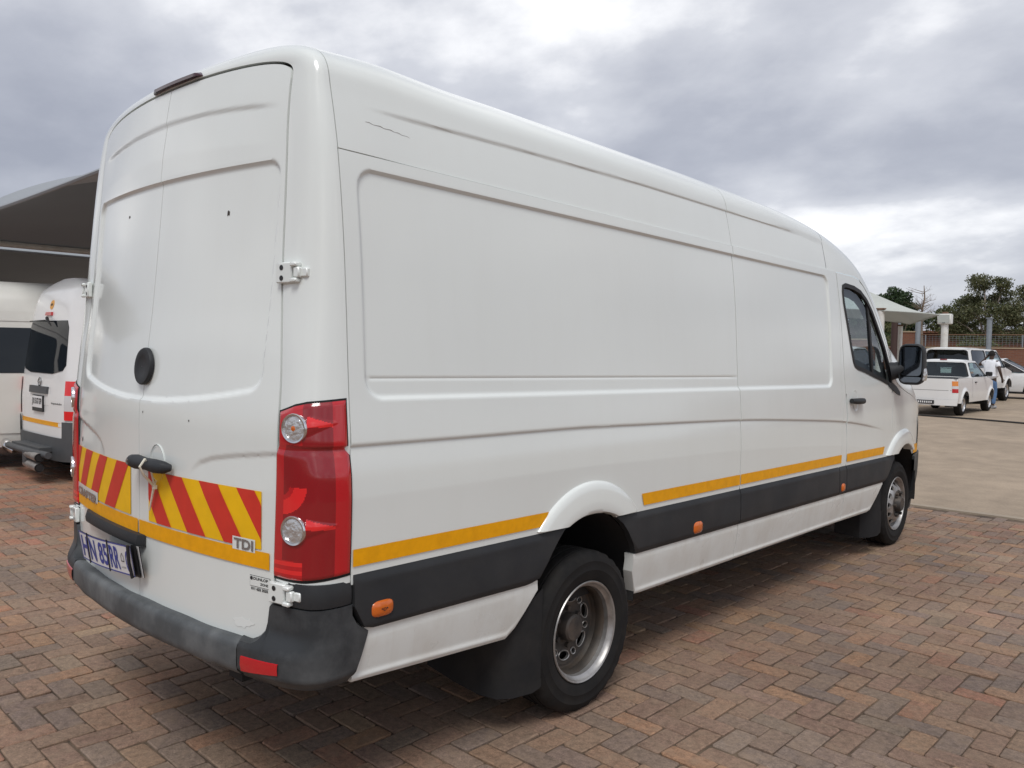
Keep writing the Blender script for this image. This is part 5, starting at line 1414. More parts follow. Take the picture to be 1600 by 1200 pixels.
# ------------------------------------------------------------------ pickups and car on the concrete
def greenhouse(root, yb0, yb1, wb, yt0, yt1, wt, zb, zt, paint, glass_m, pw=.055, crown=.05, names=('rear_window', 'windscreen', 'side_window'), split=None):
    B = {(-1, 0): (-wb, yb0, zb), (1, 0): (wb, yb0, zb), (1, 1): (wb, yb1, zb), (-1, 1): (-wb, yb1, zb)}
    T = {(-1, 0): (-wt, yt0, zt), (1, 0): (wt, yt0, zt), (1, 1): (wt, yt1, zt), (-1, 1): (-wt, yt1, zt)}
    def panel(a, b, nm, bulge):
        q = [np.array(B[a]), np.array(B[b]), np.array(T[b]), np.array(T[a])]
        n_ = np.cross(q[1] - q[0], q[3] - q[0]); n_ /= np.linalg.norm(n_)
        def P(u, v): return (q[0] * (1 - u) + q[1] * u) * (1 - v) + (q[3] * (1 - u) + q[2] * u) * v + n_ * bulge * (1 - (2 * u - 1) ** 2)
        wlen = np.linalg.norm(q[1] - q[0]); hlen = np.linalg.norm(q[3] - q[0])
        du, dv = pw / wlen, .04 / hlen
        inner = [(u, v) for u, v in rrect(du, 1 - du, dv * .4, 1 - dv * 1.2, .09)]
        outer = [(0, 0), (1, 0), (1, 1), (0, 1)]
        G = ring(inner, outer, (.5, .5), 2)
        A = np.array([[P(*p) for p in row] for row in G])
        A2 = np.concatenate([A[:, :1] - n_ * .03, A], 1)
        MB().grid(A2, close_u=True, flip=True).build('window_frame', paint, root, fix=False)
        gp = np.array(inner); cc = gp.mean(0)
        Gg = np.array([[P(*(cc + (p - cc) * r_)) - n_ * .012 for p in gp] for r_ in (1.02, .7, .4, .01)])
        g = MB().grid(Gg, close_v=True).build(nm, glass_m, root, fix=True)
        Gs = np.array([[P(*(cc + (p - cc) * r_)) + n_ * .002 for p in gp] for r_ in (1.02, .955)])
        MB().grid(Gs, close_v=True).build('window_seal', 'black', g, fix=True)
        return P
    panel((-1, 0), (1, 0), names[0], .03); panel((1, 1), (-1, 1), names[1], .05)
    panel((1, 0), (1, 1), names[2], .015); panel((-1, 1), (-1, 0), names[2], .015)
    G = []
    for v in np.linspace(-1, 1, 17):
        row = []
        for u in np.linspace(-1, 1, 17):
            vv, uu = np.sign(v) * abs(v) ** .6, np.sign(u) * abs(u) ** .6
            row.append(np.array([wt * uu * 1.012, (yt0 + yt1) / 2 + (yt1 - yt0) / 2 * vv * 1.02, zt - .004 + crown * (1 - abs(uu) ** 5) * (1 - abs(vv) ** 6) * (1 - .15 * uu * uu)]))
        G.append(row)
    MB().grid(np.array(G), flip=True).build('roof', paint, root, fix=True)

def pickup(name, label, loc, rz, L, hw, rw, yr, yf, rail, cab, canopy, ztop_, fl=.34, rearlamp=(.62, .92), group=None):
    XTp = [(fl - .12, hw * .94), (fl, hw * .97), (rail * .6, hw), (rail * .85, hw * .985), (rail, hw * .96), (rail + .1, hw * .94)]
    c = Car(name, label, 'pickup', loc, rz, XTp, L, 'paint_b', group=group)
    zl = lambda y: max(arch(yr, rw, rw + .07, fl)(y), arch(yf, rw, rw + .07, fl)(y))
    zh = lambda y: float(itp(y, [(0, rail), (cab[1] - .1, rail - .01), (cab[1] + .1, rail - .03), (L - .3, rail - .15), (L, rail - .30)]))
    def flare(y, z):
        return sum(.035 * math.exp(-((math.hypot(y - q, z - rw) - (rw + .085)) / .05) ** 2) for q in (yr, yf))
    for sg in (1, -1):
        c.side('body_side', .11, L - .001, zl, zh, sg, ny=110, nz=18, bump=flare)
        for q in (yr, yf):
            car_wheel(c.root, hw * .97, q, rw, sg, w=rw * .65)
            MB().grid(np.array([[(sg * x, q + (rw + .06) * math.cos(a), rw + (rw + .06) * math.sin(a)) for x in (hw * .94, hw * .5)] for a in np.linspace(R(-10), R(190), 21)])).build('wheel_housing', 'under', c.root, fix=True)
        # handle, mirror, lamp
        MB().box((sg * (hw + .0), cab[0] + .35, rail - .13), (.03, .14, .03), bev=.008).build('door_handle', 'black', c.root)
        mm = MB().box((sg * (hw + .09), cab[1] - .42, rail + .09), (.17, .07, .12), bev=.02); mm.box((sg * (hw - .0), cab[1] - .42, rail + .04), (.10, .04, .04)); mm.build('door_mirror', 'black', c.root)
        for k, (f0, f1, m_) in enumerate(((0, .34, 'lamp_red'), (.34, .58, 'lamp_white'), (.58, 1.0, 'amber_light'))):
            z0, z1 = rearlamp[0] + (rearlamp[1] - rearlamp[0]) * f0, rearlamp[0] + (rearlamp[1] - rearlamp[0]) * f1
            G = [[c.rear_pt(sg * u * float(sitp(z, XTp)), z, .008) for u in (.82, .88, .94, .985)] for z in np.linspace(z0, z1, 4)]
            MB().grid(np.array(G), flip=(sg < 0)).build('tail_lamp', m_, c.root, fix=True)
        ln = MB(); ln.grid(np.array([[c.pt(y, z, .003, sg) for z in np.linspace(fl + .1, rail - .02, 6)] for y in (cab[0] + .02, cab[0] + .028)])); ln.build('door_seam', 'gap', c.root, fix=True)
    c.rear('tailgate', fl + .10, rail - .02, nz=20)
    c.rear('rear_bumper', fl - .06, fl + .10, 'paint_b', .03, 6)
    for z in (rail - .33,): MB().grid(np.array([[c.rear_pt(x, zz_, .002) for x in np.linspace(-hw * .8, hw * .8, 12)] for zz_ in (z, z + .008)])).build('panel_seam', 'gap', c.root, fix=True)
    c.rpoly('number_plate_sheet', rrect(-.24, .24, fl - .03, fl + .07, .01), .045, 'ink')
    for k in range(8): MB().box(c.rear_pt(-.19 + .052 * k, fl + .02, .048), (.030, .002, .05)).build('plate_lettering', 'plate_white', c.root)
    # deck, bonnet, nose
    deck = MB().grid(np.array([[(hw * .95 * u, y, rail - .012) for u in (-1, 0, 1)] for y in np.linspace(.04, cab[0] + .1, 4)]), flip=True); deck.build('bed_cover', 'plastic', c.root, fix=True)
    G = []
    for y in np.linspace(cab[1] - .02, L, 14):
        w = float(c.X(y, zh(y))); G.append([np.array([w * u, y, zh(y) + .06 * (1 - abs(u) ** 3)]) for u in np.linspace(-1, 1, 13)])
    MB().grid(np.array(G), flip=True).build('bonnet', 'paint_b', c.root, fix=True)
    G = []
    for z in np.linspace(fl - .05, rail - .30 + .06, 8):
        w = float(c.X(L, z)); G.append([np.array([w * u, L + .06 * (1 - u * u), z]) for u in np.linspace(-1, 1, 11)])
    MB().grid(np.array(G)).build('front_face', 'paint_b', c.root, fix=True)
    cy0, cy1 = cab
    greenhouse(c.root, cy0, cy1, hw * .94, cy0 + .14, cy1 - .72, hw * .74, rail - .01, ztop_, 'paint_b', 'glass_car')
    inn = MB()
    for cx in (-.36, .36):
        s_ = MB().box((cx, cy0 + .42, rail + .06), (.44, .12, .46), bev=.05); s_.box((cx, cy0 + .42, rail + .32), (.24, .09, .14), bev=.03); s_.build('seat', 'seat', c.root)
    inn.box((0, (cy0 + cy1) / 2, rail - .12), (hw * 1.8, (cy1 - cy0) * .95, .1)); inn.box((0, cy1 - .35, rail + .02), (hw * 1.7, .35, .12), bev=.03); inn.build('dashboard', 'dash', c.root)
    MB().box((0, cy0 + .95, ztop_ - .10), (.22, .03, .06), bev=.01).build('rear_view_mirror', 'black', c.root)
    MB().box((0, L / 2, fl), (hw * 1.5, L * .86, .12)).build('underbody', 'under', c.root)
    MB().box((0, cy0 + .16, ztop_ + .035), (.18, .05, .025), bev=.008).build('high_brake_light', 'lamp_deep', c.root)
    if canopy:
        greenhouse(c.root, .06, cy0 + .10, hw * .95, .22, cy0 + .12, hw * .76, rail - .008, ztop_ + .02, 'paint_b', 'glass_tint', pw=.09)
    return c
pickup('pickup', 'small white single-cab pickup with red tail lamps, parked nearest on the concrete', (-3.30, 21.92, 0), R(-0.5), 4.12, .79, .29, .70, 3.45, 1.0, (1.42, 3.15), False, 1.44, group='white pickups on the concrete')
big = pickup('pickup', 'white pickup with a windowed canopy, just beyond the small single-cab pickup', (-4.42, 28.1, 0), R(-2.5), 5.1, .86, .37, 1.05, 4.15, 1.18, (1.75, 4.05), True, 1.80, fl=.48, rearlamp=(.78, 1.08), group='white pickups on the concrete')
b2 = copy_tree(big.root); b2.location = (-7.55, 24.2, 0); b2['label'] = 'white pickup with canopy seen through the cab windows of the big van'

def hatch(name, label, loc, rz):
    XTp = [(.2, .78), (.34, .82), (.6, .85), (.85, .84), (.98, .81), (1.1, .78)]
    c = Car(name, label, 'car', loc, rz, XTp, 4.0, 'paint_b'); rw = .31
    zl = lambda y: max(arch(.75, rw, .38, .28)(y), arch(3.2, rw, .38, .28)(y)); zh = lambda y: float(itp(y, [(0, .98), (2.9, .96), (3.7, .84), (4.0, .70)]))
    for sg in (1, -1):
        c.side('body_side', .11, 3.999, zl, zh, sg, ny=90, nz=16)
        c.side('sill', .3, 3.6, .20, lambda y: min(.30, zl(y) if zl(y) < .31 else .2), sg, 'plastic', .004, 30, 3)
        for q in (.75, 3.2): car_wheel(c.root, .82, q, rw, sg)
        MB().box((sg * .93, 2.45, 1.05), (.18, .07, .12), bev=.02).build('door_mirror', 'black', c.root)
        G = [[c.pt(y, z, .004, sg) for z in np.linspace(.66, .84, 4)] for y in (3.62, 3.75, 3.88, 3.97)]
        MB().grid(np.array(G), flip=(sg > 0)).build('headlight', 'lamp_white', c.root, fix=True)
        MB().box((sg * .855, 1.55, .86), (.03, .14, .03), bev=.008).build('door_handle', 'paint_b', c.root)
    c.rear('rear_face', .26, .97)
    G = []
    for y in np.linspace(2.86, 4.0, 14):
        w = float(c.X(y, zh(y))); G.append([np.array([w * u, y, zh(y) + .05 * (1 - abs(u) ** 3)]) for u in np.linspace(-1, 1, 13)])
    MB().grid(np.array(G), flip=True).build('bonnet', 'paint_b', c.root, fix=True)
    MB().grid(np.array([[np.array([float(c.X(4.0, z)) * u, 4.0 + .05 * (1 - u * u), z]) for u in np.linspace(-1, 1, 9)] for z in np.linspace(.22, .74, 6)])).build('front_face', 'paint_b', c.root, fix=True)
    greenhouse(c.root, .08, 3.0, .79, .55, 2.05, .60, .965, 1.48, 'paint_b', 'glass_car')
    MB().box((0, 2.0, .30), (1.4, 3.6, .12)).build('underbody', 'under', c.root); MB().box((0, 1.5, .8), (1.5, 2.4, .2)).build('cabin_floor', 'dash', c.root)
    for cx in (-.36, .36): MB().box((cx, 1.5, 1.05), (.44, .12, .5), bev=.05).build('seat', 'seat', c.root)
    return c
hatch('hatchback_car', 'white hatchback side-on at the right edge, nose to the right beyond the canopy pickup', (-6.05, 34.75, 0), R(-90))
h2 = hatch('hatchback_car', 'white hatchback far off at the right edge, behind the nearer side-on hatchback', (-4.3, 40.6, 0), R(-86))
# ================================================================== shade nets, poles, wall, fence, trees, person
def net_mat(name, colr, trans):
    m = bpy.data.materials.new(name); m.use_nodes = True; n = m.node_tree; b = n.nodes['Principled BSDF']
    b.inputs['Base Color'].default_value = (*colr, 1); b.inputs['Roughness'].default_value = 0.85
    tcn = n.nodes.new('ShaderNodeTexCoord'); t = n.nodes.new('ShaderNodeTexNoise'); t.inputs['Scale'].default_value = 0.8; t.inputs['Detail'].default_value = 6
    n.links.new(tcn.outputs['Object'], t.inputs['Vector'])
    r = n.nodes.new('ShaderNodeMapRange'); r.inputs[3].default_value = 0.85; r.inputs[4].default_value = 1.12; n.links.new(t.outputs['Fac'], r.inputs[0])
    v = n.nodes.new('ShaderNodeVectorMath'); v.operation = 'SCALE'; v.inputs[0].default_value = colr; n.links.new(r.outputs[0], v.inputs['Scale']); n.links.new(v.outputs[0], b.inputs['Base Color'])
    tr = n.nodes.new('ShaderNodeBsdfTranslucent'); tr.inputs[0].default_value = (*[c_ * .9 for c_ in colr], 1)
    ms = n.nodes.new('ShaderNodeMixShader'); ms.inputs[0].default_value = trans
    n.links.new(b.outputs[0], ms.inputs[1]); n.links.new(tr.outputs[0], ms.inputs[2]); n.links.new(ms.outputs[0], n.nodes['Material Output'].inputs[0]); M[name] = m
net_mat('net_grey', (0.31, 0.33, 0.35), 0.03)
net_mat('net_pale', (0.52, 0.54, 0.50), 0.10)
mat('post_white', (0.72, 0.71, 0.67), 0.45, var=0.05, dirt=(0.42, 0.27, 0.16), dscale=5, damt=0.35)
mat('post_grey', (0.27, 0.30, 0.33), 0.5, 0.3, var=0.1)
mat('post_brown', (0.055, 0.03, 0.025), 0.7)
mat('rust', (0.16, 0.09, 0.055), 0.85, var=0.2)
def sail(name, label, x0, x1, y0, y1, zfun, m, posts, post_m='post_white', beams=(), group=None, skew=0.0):
    root = empty(name, ((x0 + x1) / 2, (y0 + y1) / 2, 0)); tag(root, label, 'shade canopy', group)
    org = np.array([(x0 + x1) / 2, (y0 + y1) / 2, 0])
    us, vs = np.linspace(0, 1, 33), np.linspace(0, 1, 33)
    G = np.array([[np.array([x0 + skew * v * (1 - u) + (x1 - x0) * u, y0 + (y1 - y0) * v, zfun(u, v)]) - org for v in vs] for u in us])
    mb = MB().grid(G, flip=True); mb.build('net_sheet', m, root)
    for k, ed in enumerate((G[0], G[-1], G[:, 0], G[:, -1])): MB().tube([p for p in ed], .022, n=6).build('hem_cable', m, root)
    for (px, py, pz, pr) in posts:
        p_ = MB().tube([(px - org[0], py - org[1], 0), (px - org[0], py - org[1], pz)], pr, n=12).build('post', post_m, root)
        MB().box((px - org[0], py - org[1], pz - .02), (pr * 2.3, pr * 2.3, .06), bev=.01).build('post_cap', 'rust', p_)
    for a, b, r_ in beams: MB().tube([np.array(a) - org, np.array(b) - org], r_, n=8).build('beam', post_m, root)
    return root
def zl1(u, v):        # u from east (0) to west (1), v from near edge (0) to far (1)
    f = min(1, .10 + 1.5 * u, (1 - u) * 2.4); g_ = math.sin(math.pi * min(1, v * 1.05)) ** .72
    return 3.17 - .06 * math.sin(math.pi * u) * (1 - v) + .98 * f * g_
sail('shade_canopy', 'grey shade net canopy over the minibuses at the left', -4.55, -12.0, 1.7, 7.4, zl1, 'net_grey', [(-12.0, 1.8, 3.1, .06), (-12.0, 7.3, 3.1, .06), (-4.6, 7.3, 3.1, .06)], beams=[((-12.0, -2.0, 3.12), (-12.0, 7.5, 3.12), .05)], group='shade canopies')
def zl2(u, v): return 3.02 + .75 * math.sin(math.pi * u) ** .7 * math.sin(math.pi * v) ** .7
sail('shade_canopy', 'grey shade net bay beyond the white beam at the left', -12.06, -21.5, -4.5, 8.4, zl2, 'net_grey', [(-21.4, -4.4, 3.0, .06), (-21.4, 8.3, 3.0, .06)], group='shade canopies')
def zr1(u, v):
    ed = 2.83 + .62 * u ** .8
    return ed + 1.75 * min(1, u * 1.9) ** .9 * math.sin(math.pi * min(1, v)) ** .75
sail('shade_canopy', 'pale shade sail on white posts behind the cab of the big van', -4.1, -13.5, 26.0, 34.0, zr1, 'net_pale', [(-5.85, 26.1, 3.06, .12), (-13.4, 26.1, 3.3, .12), (-7.6, 33.9, 2.8, .09), (-13.4, 33.9, 3.3, .09)], group='shade canopies', skew=-3.2)
# floodlight box on a white pole
fl = empty('light_pole', (-6.35, 36.0 - .55, 0)); tag(fl, 'white pole topped by a square pale lamp box, above the canopy pickup', 'lamp post')
MB().tube([(0, 0, 0), (0, 0, 2.95)], [.15, .135], n=16).build('pole', 'post_white', fl)
hb_ = MB().box((0, 0, 3.08), (.50, .40, .42), bev=.03); bo = hb_.build('lamp_box', 'paint_cream', fl)
MB().box((0, -.205, 3.09), (.42, .012, .32), bev=.004).build('lamp_lens', 'net_pale', bo); MB().box((0, 0, 3.32), (.2, .2, .10), bev=.02).build('box_cap', 'rust', bo)
MB().box((0, -.215, 2.92), (.10, .012, .02)).build('box_latch', 'ink', bo)

# ------------------------------------------------------------------ brick wall with fence at the back of the yard
def wall_mat():
    m = bpy.data.materials.new('red_brick'); m.use_nodes = True; n = m.node_tree; b = n.nodes['Principled BSDF']
    tcn = n.nodes.new('ShaderNodeTexCoord'); mp_ = n.nodes.new('ShaderNodeMapping'); mp_.inputs['Rotation'].default_value = (R(90), 0, 0); n.links.new(tcn.outputs['Object'], mp_.inputs[0])
    t = n.nodes.new('ShaderNodeTexBrick'); t.inputs['Scale'].default_value = 1.0; t.inputs['Brick Width'].default_value = .23; t.inputs['Row Height'].default_value = .085; t.inputs['Mortar Size'].default_value = .008
    t.inputs['Color1'].default_value = (.185, .072, .045, 1); t.inputs['Color2'].default_value = (.225, .095, .055, 1); t.inputs['Mortar'].default_value = (.19, .13, .10, 1)
    n.links.new(mp_.outputs[0], t.inputs[0]); n.links.new(t.outputs['Color'], b.inputs['Base Color']); b.inputs['Roughness'].default_value = .9; M['red_brick'] = m
wall_mat()
mat('far_brick', (0.21, 0.095, 0.06), 0.9, var=0.15, vscale=1.2)
mat('coping', (0.42, 0.32, 0.22), 0.9, var=.1)
wl_ = empty('brick_wall', (-2, 44.6, 0)); tag(wl_, 'long red brick boundary wall behind the parked cars', 'wall')
MB().box((4, 0, .98), (34, .24, 1.96)).build('wall_face', 'red_brick', wl_)
MB().box((4, 0, 1.99), (34.1, .30, .06), bev=.01).build('coping', 'coping', wl_)
for k, (x, w, h) in enumerate(((-10.45, 1.15, 2.75), (-12.9, 1.6, 2.35))):
    p_ = empty('brick_pillar', (x, 44.2, 0)); tag(p_, ('square orange brick gate pillar rising above the wall' if k == 0 else 'lower brick gate pillar left of the tall one, behind the shade sail'), 'pillar')
    MB().box((0, 0, h / 2), (w, .5, h)).build('shaft', 'red_brick', p_); MB().box((0, 0, h + .03), (w + .08, .58, .06), bev=.01).build('cap', 'coping', p_)
fe = empty('mesh_fence', (-2, 45.0, 0)); tag(fe, 'tall grey wire mesh fence standing above the brick wall', 'fence')
for x in np.arange(-7.7, 20, 4.4): MB().tube([(x, 0, 0), (x, 0, 2.66)], .03, n=6).build('post', 'post_grey', fe)
for z in (2.66, 2.05): MB().tube([(-8, 0, z), (20, 0, z)], .028, n=6).build('rail', 'rust', fe)
wm_ = MB()
for x in np.arange(-8, 20, .16): wm_.box((x, 0, 2.35), (.008, .008, .62))
for z in np.arange(2.07, 2.66, .10): wm_.box((6, 0, z), (28, .008, .008))
w_ = wm_.build('wire_mesh', 'post_grey', fe, smooth=False); w_['kind'] = 'stuff'
for k, (x, y, h, r_, m_, lab) in enumerate(((-9.80, 44.0, 3.75, .13, 'post_grey', 'thick grey steel post beside the tall brick gate pillar'), (-6.55, 44.0, 3.45, .12, 'post_grey', 'thick grey steel post at the fence below the right-hand trees'), (-10.7, 43.2, 3.6, .16, 'post_brown', 'dark brown pole in front of the tall brick gate pillar'), (-11.35, 46, 3.5, .10, 'post_grey', 'thin grey post left of the dark brown pole'))):
    p_ = empty('steel_post', (x, y, 0)); tag(p_, lab, 'post')
    MB().tube([(0, 0, 0), (0, 0, h)], r_, n=10).build('shaft', m_, p_); MB().box((0, 0, h), (r_ * 2.4, r_ * 2.4, .04)).build('cap', m_, p_)
# buildings beyond the wall
mat('shed_wall', (0.62, 0.65, 0.72), 0.7, var=.04); mat('shed_roof', (0.50, 0.52, 0.56), 0.6)
sh = empty('shed', (-15.2, 78, 0)); tag(sh, 'pale blue-grey gabled shed with orange signs, seen between the trees', 'building')
MB().prism([(-2.6, 0, 0), (2.6, 0, 0), (2.6, 0, 3.9), (0, 0, 5.0), (-2.6, 0, 3.9)], (0, 8, 0)).build('wall', 'shed_wall', sh, smooth=False, fix=True)
MB().prism([(-2.9, -.2, 3.83), (0, -.2, 5.06), (2.9, -.2, 3.83), (2.9, -.2, 3.95), (0, -.2, 5.18), (-2.9, -.2, 3.95)], (0, 8.4, 0)).build('roof', 'shed_roof', sh, smooth=False, fix=True)
for x in (-.85, 1.15): MB().box((x, -.06, 3.45), (1.05, .08, .42), bev=.02).build('sign', 'orange_sticker', sh)
MB().box((.1, -.05, 1.6), (2.6, .06, 1.6)).build('door', 'shed_roof', sh)
wb = empty('brick_building', (8, 66, 0)); tag(wb, 'low red-brown brick building beyond the fence at the right', 'building')
MB().box((-2, 0, 1.6), (60, 6, 3.2)).build('wall', 'far_brick', wb); MB().box((-2, 0, 3.28), (61, 6.8, .16)).build('roof', 'far_brick', wb)
for x in (-9.5, -4, 2, 8): MB().box((x, -3.02, 1.5), (1.6, .06, 1.1)).build('window', 'dark_glass', wb)

# ------------------------------------------------------------------ trees
def leaf_mat(name, a, b):
    m = bpy.data.materials.new(name); m.use_nodes = True; n = m.node_tree; p = n.nodes['Principled BSDF']
    g_ = n.nodes.new('ShaderNodeNewGeometry'); x = n.nodes.new('ShaderNodeMix'); x.data_type = 'RGBA'; n.links.new(g_.outputs['Random Per Island'], x.inputs[0]); x.inputs[6].default_value = (*a, 1); x.inputs[7].default_value = (*b, 1)
    n.links.new(x.outputs[2], p.inputs['Base Color']); p.inputs['Roughness'].default_value = .6
    tr = n.nodes.new('ShaderNodeBsdfTranslucent'); n.links.new(x.outputs[2], tr.inputs[0]); ms = n.nodes.new('ShaderNodeMixShader'); ms.inputs[0].default_value = .22
    n.links.new(p.outputs[0], ms.inputs[1]); n.links.new(tr.outputs[0], ms.inputs[2]); n.links.new(ms.outputs[0], n.nodes['Material Output'].inputs[0]); M[name] = m
leaf_mat('leaf_gum', (.065, .085, .032), (.17, .165, .080)); leaf_mat('leaf_dark', (.025, .052, .022), (.065, .105, .040)); leaf_mat('leaf_light', (.075, .10, .035), (.16, .17, .065))
mat('bark', (.22, .17, .13), .9, var=.25, vscale=4); mat('bark_pale', (.36, .30, .25), .85, var=.2, vscale=3)
def tree(name, label, loc, clumps, leafm, barkm='bark', dens=260, leaf=.16, tr=.16, seed=1, fork=1.8, group='trees beyond the wall'):
    rs = np.random.default_rng(seed); root = empty(name, loc); tag(root, label, 'tree', group)
    tm = MB(); top = np.array([0, 0, fork]); lean_ = rs.normal(0, .12, 2)
    mid = np.array([lean_[0] * .5, lean_[1] * .5, fork * .5]); top[:2] = lean_
    tm.tube([(0, 0, -.1), mid, top], [tr, tr * .82, tr * .68], n=10)
    LV, LF = [], []; o_ = 0
    for (cx, cy, cz, rx, rz_) in clumps:
        c_ = np.array([cx, cy, cz]); st_ = top if cz > fork else mid
        m1 = st_ + (c_ - st_) * .5 + np.array([rs.normal(0, .12), rs.normal(0, .12), .25 * rx])
        tm.tube([st_, m1, c_], [tr * .42, tr * .26, tr * .10], n=6)
        nsub = max(7, int(13 * rx * rz_ + 5))
        for _ in range(nsub):
            d = rs.normal(0, 1, 3); d /= np.linalg.norm(d); sc = c_ + d * np.array([rx, rx, rz_]) * rs.random() ** .4
            tm.tube([c_ * .7 + m1 * .3, sc], [tr * .07, tr * .03], n=4, cap=False)
            sr = .24 + .34 * rs.random() * min(rx, 1)
            k = int(dens * 1.45 * sr)
            dd = rs.normal(0, 1, (k, 3)); dd /= np.linalg.norm(dd, axis=1, keepdims=True); pc = sc + dd * (sr * rs.random((k, 1)) ** .5) * np.array([1.15, 1.15, .8])
            a = rs.normal(0, 1, (k, 3)); a[:, 2] -= .5; a /= np.linalg.norm(a, axis=1, keepdims=True); b = np.cross(a, rs.normal(0, 1, (k, 3))); b /= np.linalg.norm(b, axis=1, keepdims=True)
            L_ = leaf * (.6 + .8 * rs.random((k, 1))); W_ = L_ * .38
            q = np.stack([pc - a * L_ * .5, pc + b * W_ * .5, pc + a * L_ * .5, pc - b * W_ * .5], 1)
            LV.append(q.reshape(-1, 3)); LF += [(o_ + 4 * i, o_ + 4 * i + 1, o_ + 4 * i + 2, o_ + 4 * i + 3) for i in range(k)]; o_ += 4 * k
    tm.build('trunk', barkm, root)
    MB().add(np.vstack(LV), LF).build('crown', leafm, root, smooth=False)
    return root
tree('gum_tree', 'tall open-crowned gum tree at the right, highest above the fence', (-9.7, 57, 0), [(.0, 0, 6.2, .95, .6), (.5, .3, 5.3, 1.0, .7), (-.9, .2, 4.9, .9, .7), (1.1, -.2, 6.1, .55, .5), (-1.6, 0, 3.9, .9, .7), (.2, -.4, 4.1, 1.2, .8), (1.4, .2, 4.3, .9, .8), (-.6, .2, 3.0, 1.1, .6), (1.0, 0, 3.1, 1.0, .6)], 'leaf_gum', 'bark_pale', seed=3, fork=2.4, tr=.20)
tree('gum_tree', 'spreading gum tree cut by the right edge of the picture', (-7.0, 60, 0), [(-.6, 0, 5.3, 1.0, .8), (.5, 0, 5.9, 1.0, .8), (-1.4, 0, 4.3, 1.0, .8), (.2, 0, 4.4, 1.2, .8), (1.5, 0, 4.9, 1.1, .9), (-.7, .3, 3.2, 1.1, .7), (1.0, .3, 3.3, 1.2, .7), (2.4, 0, 4.0, 1.0, .8)], 'leaf_gum', 'bark_pale', seed=5, fork=2.2, tr=.22)
tree('gum_tree', 'rounded gum tree left of the tallest one, beside the lamp pole', (-12.2, 59, 0), [(.1, 0, 4.7, .9, .6), (-.6, 0, 3.9, .9, .6), (.8, .2, 4.0, 1.0, .7), (.2, .2, 3.1, 1.2, .6), (1.3, .1, 5.1, .7, .5)], 'leaf_light', 'bark_pale', seed=8, fork=2.0, tr=.16)
tree('dark_tree', 'dense dark green tree rising behind the pale shade sail', (-15.0, 57, 0), [(.2, 0, 5.4, .8, .6), (.9, 0, 4.8, .7, .6), (-.8, 0, 4.7, 1.0, .7), (0, .3, 3.8, 1.2, .8), (1.3, 0, 3.9, .8, .6), (-1.6, 0, 3.4, 1.0, .8), (.5, 0, 2.7, 1.2, .7)], 'leaf_dark', seed=12, fork=1.8, dens=420, leaf=.2, tr=.2)
tree('dark_tree', 'broad dark green tree seen under the pale shade sail', (-18.4, 58, 0), [(0, 0, 4.0, 1.3, .9), (1.5, 0, 3.6, 1.1, .8), (-1.3, 0, 3.3, 1.1, .8), (.4, .4, 2.6, 1.4, .8), (2.0, .2, 2.4, 1.0, .6)], 'leaf_dark', seed=15, fork=1.6, dens=420, leaf=.2, tr=.2)
tree('thin_tree', 'sparse brownish tree under the tip of the pale sail', (-13.4, 52, 0), [(.1, 0, 3.3, .7, .6), (-.3, 0, 2.6, .7, .5), (.7, 0, 3.7, .5, .3)], 'leaf_light', 'bark_pale', seed=21, fork=1.5, dens=120, leaf=.13, tr=.12)
tree('bush', 'light green bush just behind the wire fence', (-7.9, 47.2, 0), [(0, 0, 1.9, .7, .45), (.6, 0, 2.1, .5, .4), (-.4, .2, 1.3, .6, .5)], 'leaf_light', seed=24, fork=.7, dens=240, leaf=.13, tr=.06)
# bare dead tree
dt = empty('dead_tree', (-13.0, 56, 0)); tag(dt, 'bare leafless tree with one tall broken stem above the pale sail', 'tree', 'trees beyond the wall')
dm_ = MB(); rs = np.random.default_rng(4)
dm_.tube([(0, 0, 0), (.05, 0, 2.5), (-.05, 0, 4.2), (.12, 0, 5.3), (.05, 0, 6.1)], [.12, .09, .065, .05, .02], n=7)
for _ in range(34):
    z = 3.4 + 2.3 * rs.random(); a = rs.random() * 6.28; l = .35 + .7 * rs.random(); p = np.array([0, 0, z]); d = np.array([math.cos(a) * l, math.sin(a) * l, .35 * l + .3 * rs.random()])
    dm_.tube([p, p + d * .5 + rs.normal(0, .05, 3), p + d], [.022, .014, .006], n=4, cap=False)
    for _k in range(3): q = p + d * (.4 + .5 * rs.random()); dm_.tube([q, q + rs.normal(0, .2, 3) + np.array([0, 0, .1])], [.008, .004], n=3, cap=False)
dm_.build('trunk', 'bark', dt)

